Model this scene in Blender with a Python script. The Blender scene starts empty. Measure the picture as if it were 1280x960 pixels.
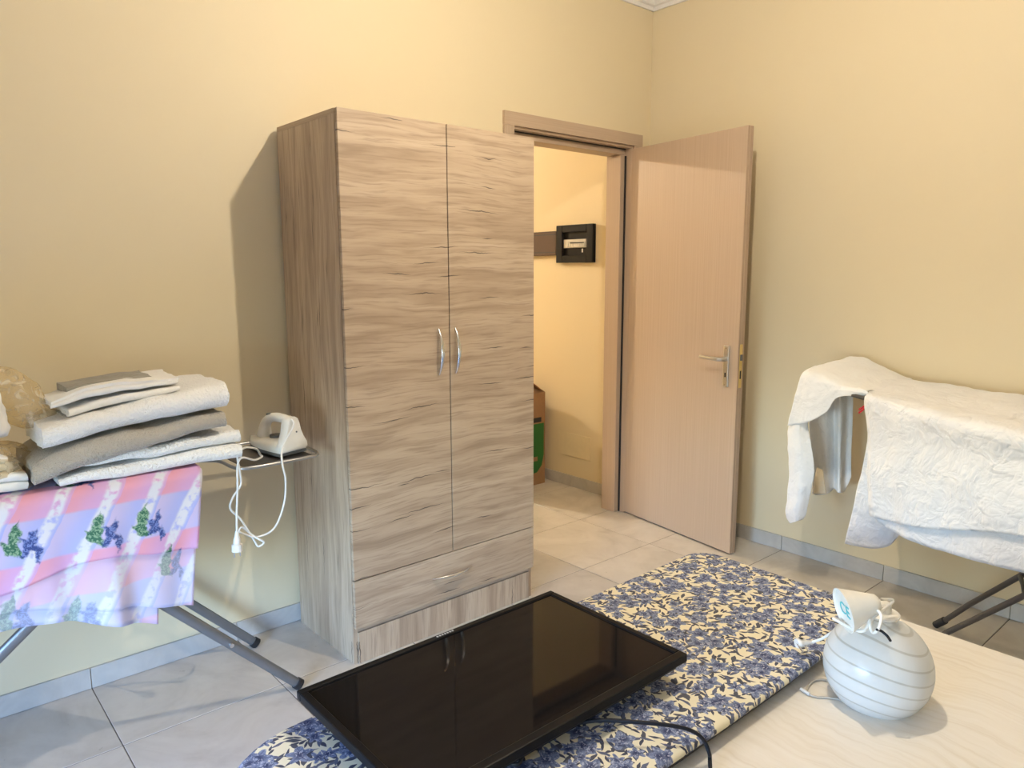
import bpy, bmesh, math, random
from mathutils import Vector, Matrix, noise
random.seed(7)
sc = bpy.context.scene
COL = sc.collection

# ------------------------------------------------------------------ camera
F_PX = 916.955
CAM = Vector((-3.4346, -2.7508, 1.4300))
RGT = Vector((0.754497, -0.65629724, -0.00286619))
UPV = Vector((0.10171675, 0.11261969, 0.98841819))
FWD = Vector((0.64837334, 0.74605009, -0.15172764))
cd = bpy.data.cameras.new('camera'); cam = bpy.data.objects.new('camera', cd); COL.objects.link(cam)
cd.sensor_width = 36; cd.lens = F_PX / 1280 * 36; cd.clip_start = 0.02
cam.matrix_world = Matrix(((RGT.x, UPV.x, -FWD.x, CAM.x), (RGT.y, UPV.y, -FWD.y, CAM.y), (RGT.z, UPV.z, -FWD.z, CAM.z), (0, 0, 0, 1)))
sc.camera = cam

# ------------------------------------------------------------------ world, exposure
w = bpy.data.worlds.new('sky'); sc.world = w; w.use_nodes = True
wn = w.node_tree; bg = wn.nodes['Background']
sky = wn.nodes.new('ShaderNodeTexSky'); sky.sky_type = 'NISHITA'; sky.sun_disc = False
sky.sun_elevation = math.radians(38); sky.sun_rotation = math.radians(100)
wb = wn.nodes.new('ShaderNodeMix'); wb.data_type = 'RGBA'; wb.blend_type = 'MULTIPLY'; wb.inputs[0].default_value = 1.0
wn.links.new(sky.outputs[0], wb.inputs[6]); wb.inputs[7].default_value = (0.66, 0.82, 1.08, 1)      # daylight seen with indoor white balance
wn.links.new(wb.outputs[2], bg.inputs[0]); bg.inputs[1].default_value = 5.6
vs = sc.view_settings
vs.view_transform = 'Standard'; vs.look = 'None'; vs.gamma = 1.0; vs.use_curve_mapping = False
vs.exposure = 0.22
LAMP_POS = Vector((-1.80, -1.60, 2.61)); LAMP_E = 6800; LAMP_C = (1.0, 0.88, 0.70)
HALL_POS = Vector((-1.28, 4.0, 2.85)); HALL_E = 9500; HALL_C = (1.0, 0.84, 0.62)
# daylight enters through the balcony opening in the left wall: portal guides sampling
pd = bpy.data.lights.new('balcony_portal', 'AREA'); pd.shape = 'RECTANGLE'; pd.size = 1.05; pd.size_y = 1.3; pd.cycles.is_portal = True
po = bpy.data.objects.new('balcony_portal', pd); COL.objects.link(po)
po.location = (-4.34, -1.75, 0.53); po.rotation_euler = (0, math.radians(-90), 0)

def at(u, v, ax, val):
    d = RGT * ((u - 640) / F_PX) - UPV * ((v - 480) / F_PX) + FWD
    t = (val - CAM[ax]) / d[ax]
    return CAM + d * t
def AX(u, v, x): return at(u, v, 0, x)
def AY(u, v, y): return at(u, v, 1, y)
def AZ(u, v, z): return at(u, v, 2, z)

# ------------------------------------------------------------------ node helper
class G:
    def __init__(s, name):
        s.mat = bpy.data.materials.new(name); s.mat.use_nodes = True
        s.nt = s.mat.node_tree; s.nt.nodes.clear()
        s.out = s.nt.nodes.new('ShaderNodeOutputMaterial')
        s.p = s.nt.nodes.new('ShaderNodeBsdfPrincipled')
        s.nt.links.new(s.p.outputs[0], s.out.inputs[0])
    def n(s, t, **k):
        nd = s.nt.nodes.new(t)
        for a, b in k.items(): setattr(nd, a, b)
        return nd
    def L(s, a, b):
        if isinstance(a, bpy.types.NodeSocket): s.nt.links.new(a, b)
        else: b.default_value = a
    def m(s, op, a, b=0.0, c=0.0):
        nd = s.n('ShaderNodeMath', operation=op)
        s.L(a, nd.inputs[0]); s.L(b, nd.inputs[1]); s.L(c, nd.inputs[2]); return nd.outputs[0]
    def vm(s, op, a, b=(0, 0, 0)):
        nd = s.n('ShaderNodeVectorMath', operation=op); s.L(a, nd.inputs[0]); s.L(b, nd.inputs[1])
        return nd.outputs['Value'] if op in ('LENGTH', 'DOT_PRODUCT') else nd.outputs[0]
    def sep(s, v):
        nd = s.n('ShaderNodeSeparateXYZ'); s.L(v, nd.inputs[0]); return nd.outputs
    def comb(s, x=0.0, y=0.0, z=0.0):
        nd = s.n('ShaderNodeCombineXYZ'); s.L(x, nd.inputs[0]); s.L(y, nd.inputs[1]); s.L(z, nd.inputs[2]); return nd.outputs[0]
    def mix(s, f, a, b):
        nd = s.n('ShaderNodeMix', data_type='RGBA'); s.L(f, nd.inputs[0])
        s.L(a if not isinstance(a, tuple) else (*a, 1)[:4], nd.inputs[6]); s.L(b if not isinstance(b, tuple) else (*b, 1)[:4], nd.inputs[7])
        return nd.outputs[2]
    def noise(s, v, scale=5, detail=3, rough=0.5, dist=0.0):
        nd = s.n('ShaderNodeTexNoise'); s.L(v, nd.inputs['Vector']); nd.inputs['Scale'].default_value = scale
        nd.inputs['Detail'].default_value = detail; nd.inputs['Roughness'].default_value = rough; nd.inputs['Distortion'].default_value = dist
        return nd.outputs
    def vor(s, v, scale=1, rnd=1.0, feat='F1', dim='2D'):
        nd = s.n('ShaderNodeTexVoronoi', feature=feat, voronoi_dimensions=dim); s.L(v, nd.inputs['Vector'])
        nd.inputs['Scale'].default_value = scale; nd.inputs['Randomness'].default_value = rnd; return nd.outputs
    def ss(s, x, a, b):          # smoothstep a..b -> 0..1
        nd = s.n('ShaderNodeMapRange', interpolation_type='SMOOTHSTEP'); s.L(x, nd.inputs[0])
        nd.inputs[1].default_value = a; nd.inputs[2].default_value = b; return nd.outputs[0]
    def ramp(s, f, *stops):
        nd = s.n('ShaderNodeValToRGB'); s.L(f, nd.inputs[0]); e = nd.color_ramp.elements
        while len(e) < len(stops): e.new(0.5)
        for el, (pos, c) in zip(e, stops): el.position = pos; el.color = (*c, 1)
        return nd.outputs[0]
    def obj(s): return s.n('ShaderNodeTexCoord').outputs['Object']
    def uv(s): return s.n('ShaderNodeTexCoord').outputs['UV']
    def geo(s): return s.n('ShaderNodeNewGeometry').outputs['Position']
    def bump(s, h, st=0.3, dist=0.01):
        nd = s.n('ShaderNodeBump'); s.L(h, nd.inputs['Height']); nd.inputs['Strength'].default_value = st; nd.inputs['Distance'].default_value = dist
        s.nt.links.new(nd.outputs[0], s.p.inputs['Normal'])
    def base(s, c): s.L((*c, 1) if isinstance(c, tuple) else c, s.p.inputs['Base Color'])
    def set(s, **k):
        for a, b in k.items(): s.L(b, s.p.inputs[a.replace('_', ' ')])
        return s

MAT = {}
def plain(name, col, rough=0.5, metal=0.0, var=0.06, scale=30, bump=0.0, **k):
    g = G(name); n = g.noise(g.obj(), scale, 3)
    lo = tuple(c * (1 - var) for c in col); hi = tuple(min(1, c * (1 + var)) for c in col)
    g.base(g.mix(n[0], lo, hi)); g.set(Roughness=rough, Metallic=metal)
    for a, b in k.items(): g.L(b, g.p.inputs[a.replace('_', ' ')])
    if bump: g.bump(n[0], bump, 0.004)
    MAT[name] = g.mat; return g.mat

def mat_wall():
    g = G('wall_paint'); o = g.geo(); n = g.noise(o, 1.3, 3); f = g.noise(o, 260, 2)
    g.base(g.mix(n[0], (0.70, 0.60, 0.41), (0.73, 0.63, 0.435))); g.set(Roughness=0.62); g.bump(f[0], 0.05, 0.002); MAT['wall'] = g.mat
mat_wall()
plain('ceiling_paint', (0.82, 0.80, 0.76), 0.8)
plain('plaster_white', (0.80, 0.79, 0.78), 0.6, scale=60, bump=0.1)
def mat_tile():
    g = G('floor_tile'); o = g.geo()
    ri = g.n('ShaderNodeObjectInfo').outputs['Random']
    sh = g.vm('ADD', o, g.comb(g.m('MULTIPLY', ri, 40.0), g.m('MULTIPLY', ri, 17.0), 0.0))
    a = g.noise(sh, 3.2, 5, 0.6, 1.4); b = g.noise(sh, 22, 4, 0.6)
    c1 = g.ramp(a[0], (0.30, (0.50, 0.46, 0.415)), (0.50, (0.60, 0.56, 0.51)), (0.72, (0.67, 0.63, 0.58)))
    c = g.mix(g.m('MULTIPLY', g.ss(b[0], 0.5, 0.75), 0.25), c1, (0.50, 0.45, 0.40))
    g.base(c); g.set(Roughness=g.m('ADD', 0.24, g.m('MULTIPLY', b[0], 0.12))); MAT['tile'] = g.mat
mat_tile()
plain('grout', (0.16, 0.14, 0.125), 0.9)
def mat_skirt():
    g = G('skirting_tile'); o = g.geo(); a = g.noise(o, 6, 5, 0.6, 1.0)
    g.base(g.ramp(a[0], (0.3, (0.42, 0.40, 0.38)), (0.7, (0.56, 0.54, 0.51)))); g.set(Roughness=0.4); MAT['skirt'] = g.mat
mat_skirt()

def mat_oak(name, along):      # rustic oak laminate; along = index of the grain axis ('x' or 'z')
    g = G(name); o = g.geo(); x, y, z = g.sep(o)
    u, v = (x, z) if along == 'x' else (z, x)
    if along == 'z': v = g.m('ADD', x, g.m('MULTIPLY', y, 1.0))
    wob = g.noise(g.comb(g.m('MULTIPLY', u, 2.2), g.m('MULTIPLY', v, 3.0), y), 1.0, 3, 0.55)
    vv = g.m('ADD', v, g.m('MULTIPLY', g.m('SUBTRACT', wob[0], 0.5), 0.05))
    a = g.noise(g.comb(g.m('MULTIPLY', u, 1.6), g.m('MULTIPLY', vv, 20.0), 0.0), 1.0, 4, 0.55, 0.9)
    b = g.noise(g.comb(g.m('MULTIPLY', u, 6.0), g.m('MULTIPLY', vv, 120.0), 3.0), 1.0, 3, 0.6)
    c = g.ramp(a[0], (0.26, (0.30, 0.215, 0.145)), (0.42, (0.41, 0.305, 0.212)), (0.55, (0.48, 0.368, 0.26)), (0.75, (0.54, 0.43, 0.318)))
    c = g.mix(g.m('MULTIPLY', g.ss(b[0], 0.48, 0.7), 0.62), c, (0.27, 0.19, 0.133))
    # short dark cracks, one possible per cell
    for k, (su, sv, thr) in enumerate(((4.6, 11.0, 0.66), (3.1, 7.0, 0.62))):
        p = g.comb(g.m('ADD', g.m('MULTIPLY', u, su), 3.7 * k), g.m('ADD', g.m('MULTIPLY', vv, sv), 7.1 * k), 0.0)
        vo = g.vor(p, 1, 0.9); d = g.sep(g.vm('SUBTRACT', p, vo['Position'])); r = g.sep(vo['Color'])
        wig = g.noise(g.comb(g.m('MULTIPLY', u, 30.0), g.m('MULTIPLY', v, 6.0), 1.0), 1.0, 2)
        dy = g.m('ABSOLUTE', g.m('ADD', d[1], g.m('MULTIPLY', g.m('SUBTRACT', wig[0], 0.5), 0.09)))
        lx = g.m('SUBTRACT', 1.0, g.m('DIVIDE', g.m('ABSOLUTE', d[0]), g.m('ADD', 0.10, g.m('MULTIPLY', r[1], 0.30))))
        wdt = g.m('MULTIPLY', g.m('MAXIMUM', lx, 0.0), 0.022 if k == 0 else 0.015)
        msk = g.m('MULTIPLY', g.ss(g.m('SUBTRACT', wdt, dy), -0.006, 0.006), g.m('GREATER_THAN', r[0], thr))
        c = g.mix(g.m('MULTIPLY', msk, 0.85), c, (0.045, 0.03, 0.025))
    g.base(c); g.set(Roughness=0.45); g.bump(b[0], 0.06, 0.002); MAT[name] = g.mat
mat_oak('oak_horizontal', 'x'); mat_oak('oak_vertical', 'z')
def mat_veneer(name, along, k=1.0):
    g = G(name); o = g.geo(); x, y, z = g.sep(o)
    across = g.m('ADD', x, y) if along == 'z' else z
    u = z if along == 'z' else x
    a = g.noise(g.comb(g.m('MULTIPLY', u, 1.2), g.m('MULTIPLY', across, 150.0), 0.0), 1.0, 3, 0.6)
    b = g.noise(g.comb(g.m('MULTIPLY', u, 0.8), g.m('MULTIPLY', across, 14.0), 5.0), 1.0, 3)
    c = g.mix(a[0], tuple(k * t for t in (0.40, 0.295, 0.205)), tuple(k * t for t in (0.56, 0.43, 0.32)))
    c = g.mix(g.m('MULTIPLY', b[0], 0.35), c, tuple(k * t for t in (0.46, 0.345, 0.25)))
    g.base(c); g.set(Roughness=0.42); MAT[name] = g.mat
mat_veneer('veneer_vertical', 'z'); mat_veneer('veneer_horizontal', 'x'); 
plain('edge_band', (0.40, 0.29, 0.21), 0.4)
plain('chrome', (0.72, 0.73, 0.75), 0.18, 1.0, 0.02)
plain('satin_nickel', (0.60, 0.60, 0.59), 0.32, 1.0, 0.03)
plain('brass', (0.75, 0.58, 0.25), 0.3, 1.0)
plain('dark_slot', (0.02, 0.02, 0.02), 0.6)
plain('tv_black', (0.006, 0.006, 0.007), 0.35, Specular_IOR_Level=0.14)
def mat_screen():
    g = G('tv_screen'); n = g.noise(g.obj(), 300, 2); g.base((0.006, 0.006, 0.007)); g.set(Roughness=g.m('ADD', 0.035, g.m('MULTIPLY', n[0], 0.02))); g.p.inputs['Specular IOR Level'].default_value = 0.14; MAT['screen'] = g.mat
mat_screen()
plain('silver_print', (0.55, 0.55, 0.55), 0.4)
plain('white_plastic', (0.80, 0.79, 0.76), 0.35)
plain('iron_white', (0.82, 0.79, 0.73), 0.3)
plain('grey_plastic', (0.12, 0.125, 0.13), 0.4)
plain('black_rubber', (0.015, 0.015, 0.017), 0.55)
plain('steel_tube', (0.24, 0.25, 0.27), 0.36, 0.75, 0.1, 20)
plain('dark_tube', (0.07, 0.065, 0.065), 0.4, 0.3)
plain('wire_steel', (0.42, 0.42, 0.43), 0.3, 0.9)
plain('black_cable', (0.010, 0.011, 0.016), 0.5, Specular_IOR_Level=0.25)
plain('white_cable', (0.78, 0.77, 0.75), 0.4)
plain('clear_cable', (0.50, 0.45, 0.38), 0.3)
plain('panel_black', (0.006, 0.006, 0.007), 0.45, Specular_IOR_Level=0.12)
plain('trunking_brown', (0.085, 0.055, 0.04), 0.6, Specular_IOR_Level=0.2)
plain('breaker_white', (0.62, 0.60, 0.55), 0.4)
plain('cardboard', (0.30, 0.17, 0.085), 0.8, 0, 0.1, 40)
plain('box_green', (0.015, 0.13, 0.025), 0.5)
plain('red_plastic', (0.55, 0.02, 0.03), 0.35)
plain('cyan_print', (0.10, 0.55, 0.62), 0.5)
plain('cover_plate', (0.73, 0.63, 0.43), 0.5)

def mat_table():
    g = G('cream_grain'); o = g.geo(); x, y, z = g.sep(o)
    wob = g.noise(g.comb(g.m('MULTIPLY', x, 3.0), g.m('MULTIPLY', y, 5.0), 0.0), 1.0, 3, 0.55)
    v = g.m('ADD', x, g.m('MULTIPLY', g.m('SUBTRACT', wob[0], 0.5), 0.12))
    a = g.noise(g.comb(g.m('MULTIPLY', v, 52.0), g.m('MULTIPLY', y, 3.6), 0.0), 1.0, 4, 0.6, 0.4)
    b = g.noise(g.comb(g.m('MULTIPLY', v, 9.0), g.m('MULTIPLY', y, 1.2), 4.0), 1.0, 3)
    c = g.ramp(a[0], (0.30, (0.70, 0.63, 0.52)), (0.5, (0.79, 0.735, 0.645)), (0.7, (0.82, 0.77, 0.69)))
    c = g.mix(g.m('MULTIPLY', b[0], 0.4), c, (0.81, 0.76, 0.67))
    g.base(c); g.set(Roughness=0.42); g.bump(a[0], 0.15, 0.003); MAT['table'] = g.mat
mat_table()

def cloth(name, col, bscale=400, bst=0.4, crump=0.0, cscale=14, var=0.07, sheen=0.2, bdist=0.003):
    g = G(name); o = g.obj()
    f = g.noise(o, bscale, 2); n = g.noise(o, 9, 4)
    g.base(g.mix(n[0], tuple(c * (1 - var) for c in col), tuple(min(1, c * (1 + var)) for c in col)))
    g.set(Roughness=0.9); g.p.inputs['Sheen Weight'].default_value = sheen
    if crump:
        dis = g.noise(o, 5, 2)
        q = g.vm('ADD', o, g.vm('MULTIPLY', dis['Color'], (0.10, 0.10, 0.10)))
        h1 = g.m('ABSOLUTE', g.m('SUBTRACT', g.noise(q, cscale, 3, 0.5, 0.8)[0], 0.5))
        h2 = g.m('ABSOLUTE', g.m('SUBTRACT', g.noise(q, cscale * 2.6, 2, 0.5, 0.6)[0], 0.5))
        h = g.m('ADD', g.m('MULTIPLY', h1, 1.0), g.m('MULTIPLY', h2, 0.45))
        g.bump(g.m('ADD', h, g.m('MULTIPLY', f[0], 0.02)), crump, 0.03)
    else: g.bump(f[0], bst, bdist)
    MAT[name] = g.mat
cloth('white_terry', (0.85, 0.85, 0.85), 130, 0.9, bdist=0.008)
cloth('grey_terry', (0.42, 0.385, 0.335), 130, 0.9, bdist=0.008)
cloth('white_cotton', (0.80, 0.79, 0.77), crump=0.35, cscale=10)
cloth('grey_cotton', (0.27, 0.255, 0.22), crump=0.3, cscale=14)
cloth('cream_terry', (0.70, 0.62, 0.47), 260, 0.7, bdist=0.005)
cloth('sheet_white', (0.75, 0.75, 0.76), crump=0.75, cscale=9)
cloth('towel_white', (0.80, 0.80, 0.80), 300, 0.6, crump=0.35, cscale=12)

def flower(g, p, R0, lob, petals=5.0, rnd=0.85):
    """flower mask and inner tone around jittered cell points"""
    vo = g.vor(p, 1, rnd); d = g.vm('SUBTRACT', p, vo['Position']); dx, dy, _ = g.sep(d); r = g.vm('LENGTH', g.comb(dx, dy))
    th = g.m('ADD', g.m('ARCTAN2', dy, dx), g.m('MULTIPLY', g.sep(vo['Color'])[0], 6.28))
    lim = g.m('ADD', R0, g.m('MULTIPLY', g.m('COSINE', g.m('MULTIPLY', th, petals)), lob))
    return g.ss(g.m('SUBTRACT', lim, r), -0.012, 0.02), r, th, vo['Color']
def leaf(g, p, a, b, rnd=1.0):
    vo = g.vor(p, 1, rnd); dx, dy, _ = g.sep(g.vm('SUBTRACT', p, vo['Position'])); c = g.sep(vo['Color'])
    t = g.m('MULTIPLY', c[0], 6.283); ct, st = g.m('COSINE', t), g.m('SINE', t)
    lx = g.m('ADD', g.m('MULTIPLY', dx, ct), g.m('MULTIPLY', dy, st)); ly = g.m('SUBTRACT', g.m('MULTIPLY', dy, ct), g.m('MULTIPLY', dx, st))
    q = g.m('SUBTRACT', 1.0, g.m('POWER', g.m('ABSOLUTE', g.m('DIVIDE', lx, a)), 1.6))
    return g.ss(g.m('SUBTRACT', g.m('MULTIPLY', q, b), g.m('ABSOLUTE', ly)), -0.012, 0.012), ly, c
def mat_floral():
    g = G('floral_cover'); o = g.geo(); x, y, z = g.sep(o)
    wob = g.noise(o, 24, 2); ww = g.vm('MULTIPLY', g.vm('SUBTRACT', wob['Color'], (0.5, 0.5, 0.5)), (0.022, 0.022, 0.0))
    P = g.vm('ADD', g.comb(x, y, 0.0), ww)
    c = g.mix(g.noise(o, 12, 3)[0], (0.76, 0.69, 0.48), (0.82, 0.77, 0.60))
    for k, (s, a, b, col) in enumerate(((31.0, 0.54, 0.17, (0.07, 0.075, 0.10)), (40.0, 0.50, 0.15, (0.05, 0.055, 0.085)), (25.0, 0.50, 0.10, (0.10, 0.115, 0.18)))):
        m, ly, cc = leaf(g, g.vm('ADD', g.vm('MULTIPLY', P, (s, s, s)), (k * 3.3, k * 5.1, 0)), a, b)
        m = g.m('MULTIPLY', m, g.m('GREATER_THAN', cc[1], 0.08))
        c = g.mix(m, c, col)
    ink = g.noise(o, 140, 2, 0.6, 1.0); ink2 = g.noise(o, 65, 3, 0.6, 1.5)
    for k, (s, R0, lob) in enumerate(((13.5, 0.33, 0.09), (19.0, 0.30, 0.09))):
        m, r, th, cc = flower(g, g.vm('ADD', g.vm('MULTIPLY', P, (s, s, s)), (1.7 + 9 * k, 4.2 * k, 0)), R0, lob, 5.0 + k)
        if k: m = g.m('MULTIPLY', m, g.m('GREATER_THAN', g.sep(cc)[1], 0.35))
        col = g.mix(g.ss(r, 0.04, 0.30), (0.022, 0.034, 0.10), (0.20, 0.245, 0.38))
        col = g.mix(g.m('MULTIPLY', g.ss(g.m('COSINE', g.m('MULTIPLY', th, 10.0 + 2 * k)), 0.3, 0.95), 0.5), col, (0.06, 0.08, 0.19))
        col = g.mix(g.m('MULTIPLY', g.ss(ink[0], 0.53, 0.62), 0.75), col, (0.50, 0.53, 0.66))
        col = g.mix(g.m('MULTIPLY', g.ss(ink2[0], 0.54, 0.64), 0.6), col, (0.04, 0.05, 0.12))
        c = g.mix(m, c, col)
    g.base(c); g.set(Roughness=0.8); g.bump(g.noise(o, 28, 3)[0], 0.12, 0.006); MAT['floral'] = g.mat
mat_floral()

def mat_print(name, fade):      # pastel scarf print on UV (metres)
    g = G(name); uvv = g.uv(); u, v, _ = g.sep(uvv)
    n = g.noise(uvv, 9, 3); n2 = g.noise(uvv, 40, 3)
    wv = g.m('ADD', v, g.m('MULTIPLY', g.m('SUBTRACT', n[0], 0.5), 0.012))
    row = g.m('PINGPONG', g.m('DIVIDE', wv, 0.115), 1.0)
    rowm = g.ss(row, 0.46, 0.54)
    dg = g.m('ADD', u, g.m('MULTIPLY', v, 0.55))
    st = g.m('FRACT', g.m('DIVIDE', g.m('ADD', dg, g.m('MULTIPLY', g.m('SUBTRACT', n[0], 0.5), 0.03)), 0.125))
    pk = g.mix(g.ss(st, 0.0, 0.6), (0.86, 0.40, 0.50), (0.76, 0.44, 0.70))
    lil = g.mix(g.ss(st, 0.0, 0.6), (0.68, 0.58, 0.82), (0.50, 0.52, 0.86))
    c = g.mix(rowm, lil, pk)
    streak = g.m('MULTIPLY', g.ss(g.m('ABSOLUTE', g.m('SUBTRACT', st, 0.78)), 0.19, 0.09), g.ss(n2[0], 0.33, 0.52))
    c = g.mix(streak, c, (0.83, 0.81, 0.86))
    P = g.vm('ADD', g.vm('MULTIPLY', uvv, (5.0, 5.0, 0)), g.vm('MULTIPLY', g.vm('SUBTRACT', n2['Color'], (0.5, 0.5, 0.5)), (0.16, 0.16, 0)))
    vo = g.vor(P, 1, 0.75); dx, dy, _ = g.sep(g.vm('SUBTRACT', P, vo['Position'])); rr = g.sep(vo['Color'])
    # leaf cluster (green) and blossom (blue) beside each cell point
    def blob(cx, cy, a, b, ang):
        X = g.m('SUBTRACT', dx, cx); Y = g.m('SUBTRACT', dy, cy); ca, sa = math.cos(ang), math.sin(ang)
        lx = g.m('ADD', g.m('MULTIPLY', X, ca), g.m('MULTIPLY', Y, sa)); ly = g.m('SUBTRACT', g.m('MULTIPLY', Y, ca), g.m('MULTIPLY', X, sa))
        q = g.m('SUBTRACT', 1.0, g.m('POWER', g.m('ABSOLUTE', g.m('DIVIDE', lx, a)), 1.5))
        return g.ss(g.m('SUBTRACT', g.m('MULTIPLY', q, b), g.m('ABSOLUTE', ly)), -0.02, 0.02)
    vein = g.noise(uvv, 120, 2, 0.6, 1.0)
    gr = g.mix(g.ss(vein[0], 0.45, 0.6), (0.05, 0.17, 0.10), (0.30, 0.47, 0.30)); bl = g.mix(g.ss(vein[0], 0.45, 0.6), (0.05, 0.08, 0.28), (0.20, 0.27, 0.60))
    for (cx, cy, a, b, an) in ((-0.06, -0.06, 0.21, 0.075, 1.9), (-0.10, 0.10, 0.17, 0.07, 0.8)):
        c = g.mix(g.m('MULTIPLY', blob(cx, cy, a, b, an), g.m('GREATER_THAN', rr[0], 0.25)), c, gr)
    for (cx, cy, a, b, an) in ((0.10, 0.07, 0.16, 0.06, 0.9), (0.13, -0.02, 0.13, 0.05, 2.0), (0.19, 0.22, 0.11, 0.04, 1.7), (0.05, 0.15, 0.10, 0.05, 2.5)):
        c = g.mix(blob(cx, cy, a, b, an), c, bl)
    c = g.mix(fade, c, (0.76, 0.74, 0.84))
    g.base(c); g.set(Roughness=0.75); g.bump(g.noise(uvv, 500, 2)[0], 0.1, 0.002)
    tr = g.n('ShaderNodeBsdfTranslucent'); g.L(c, tr.inputs[0]); mx = g.n('ShaderNodeMixShader'); mx.inputs[0].default_value = 0.22
    g.nt.links.new(g.p.outputs[0], mx.inputs[1]); g.nt.links.new(tr.outputs[0], mx.inputs[2]); g.nt.links.new(mx.outputs[0], g.out.inputs[0])
    MAT[name] = g.mat
mat_print('scarf_print', 0.0); mat_print('scarf_print_pale', 0.42)

def mat_globe():
    g = G('opal_glass'); o = g.obj(); x, y, z = g.sep(o)
    th = g.m('ARCTAN2', y, x)
    wv = g.m('ADD', g.m('MULTIPLY', g.m('SINE', g.m('ADD', g.m('MULTIPLY', th, 1.0), 2.35)), 0.008), g.m('MULTIPLY', g.m('SINE', g.m('ADD', g.m('MULTIPLY', th, 3.0), 0.6)), 0.0030))
    tl = g.m('MULTIPLY', g.m('SUBTRACT', g.m('MULTIPLY', x, 0.75), g.m('MULTIPLY', y, 0.66)), 0.13)
    t = g.m('FRACT', g.m('DIVIDE', g.m('ADD', g.m('ADD', z, wv), tl), 0.0315))
    m = g.ss(g.m('ABSOLUTE', g.m('SUBTRACT', t, 0.5)), 0.085, 0.045)
    g.base(g.mix(m, (0.88, 0.88, 0.88), (0.55, 0.52, 0.46))); g.set(Roughness=0.22)
    g.p.inputs['Subsurface Weight'].default_value = 0.0
    tr = g.n('ShaderNodeBsdfTranslucent'); tr.inputs[0].default_value = (0.92, 0.92, 0.90, 1); mx = g.n('ShaderNodeMixShader'); mx.inputs[0].default_value = 0.5
    g.nt.links.new(g.p.outputs[0], mx.inputs[1]); g.nt.links.new(tr.outputs[0], mx.inputs[2])
    tp = g.n('ShaderNodeBsdfTransparent'); m2 = g.n('ShaderNodeMixShader'); m2.inputs[0].default_value = 0.12
    g.nt.links.new(mx.outputs[0], m2.inputs[1]); g.nt.links.new(tp.outputs[0], m2.inputs[2]); g.nt.links.new(m2.outputs[0], g.out.inputs[0]); MAT['globe'] = g.mat
mat_globe()
def mat_film():
    g = G('plastic_film'); g.base((0.86, 0.78, 0.62)); g.set(Roughness=0.12)
    n = g.noise(g.obj(), 22, 4, 0.6, 1.2); g.bump(n[0], 0.6, 0.01)
    tp = g.n('ShaderNodeBsdfTransparent'); tp.inputs[0].default_value = (0.93, 0.86, 0.72, 1); mx = g.n('ShaderNodeMixShader')
    g.L(g.m('ADD', 0.80, g.m('MULTIPLY', g.ss(n[0], 0.52, 0.62), -0.30)), mx.inputs[0])
    g.nt.links.new(g.p.outputs[0], mx.inputs[1]); g.nt.links.new(tp.outputs[0], mx.inputs[2]); g.nt.links.new(mx.outputs[0], g.out.inputs[0]); MAT['film'] = g.mat
mat_film()
def mat_emit(name, col, st):
    g = G(name); g.base((1, 1, 1)); g.L((*col, 1), g.p.inputs['Emission Color']); g.p.inputs['Emission Strength'].default_value = st; MAT[name] = g.mat
mat_emit('lit_bulb', LAMP_C, LAMP_E); mat_emit('lit_hall_globe', HALL_C, HALL_E)

# ------------------------------------------------------------------ geometry helpers
BASE = {}
def thing(name, loc, label, cat, group=None):
    o = bpy.data.objects.new(name, None); COL.objects.link(o); o.location = loc; o.empty_display_size = 0.05
    BASE[o.name] = Vector(loc); tag(o, label, cat, group); return o
def tag(o, label=None, cat=None, group=None, kind=None):
    if label: o['label'] = label
    if cat: o['category'] = cat
    if group: o['group'] = group
    if kind: o['kind'] = kind
    return o
def obj(name, bm, mat, parent=None, base=None, smooth=False, angle=None, uv=None):
    """bm is in world coordinates; vertices are made relative to the root's base"""
    b = BASE[parent.name] if parent else Vector(base if base else (0, 0, 0))
    bmesh.ops.recalc_face_normals(bm, faces=bm.faces) if uv is None else None
    for v in bm.verts: v.co -= b
    me = bpy.data.meshes.new(name); bm.to_mesh(me); bm.free()
    if isinstance(mat, str): mat = MAT[mat]
    me.materials.append(mat)
    if smooth:
        for p in me.polygons: p.use_smooth = True
        if angle: me.set_sharp_from_angle(angle=math.radians(angle))
    o = bpy.data.objects.new(name, me); COL.objects.link(o)
    BASE[o.name] = b
    if parent: o.parent = parent
    else: o.location = b
    return o
def B(): return bmesh.new()
def box(bm, x0, x1, y0, y1, z0, z1, bev=0.0, seg=1, M=None):
    r = bmesh.ops.create_cube(bm, size=1.0); vs_ = r['verts']
    for v in vs_: v.co = Vector(((x0 + x1) / 2 + v.co.x * (x1 - x0), (y0 + y1) / 2 + v.co.y * (y1 - y0), (z0 + z1) / 2 + v.co.z * (z1 - z0)))
    if bev:
        es = list({e for v in vs_ for e in v.link_edges})
        rr = bmesh.ops.bevel(bm, geom=es, offset=bev, segments=seg, affect='EDGES', profile=0.5)
        vs_ = list({v for f in rr['faces'] for v in f.verts} | {v for v in vs_ if v.is_valid})
    if M is not None:
        # bevel keeps every vertex linked; walk the island
        seen = set(vs_); st = list(vs_)
        while st:
            v = st.pop()
            for e in v.link_edges:
                q = e.other_vert(v)
                if q not in seen: seen.add(q); st.append(q)
        for v in seen: v.co = M @ v.co
    return bm
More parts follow.
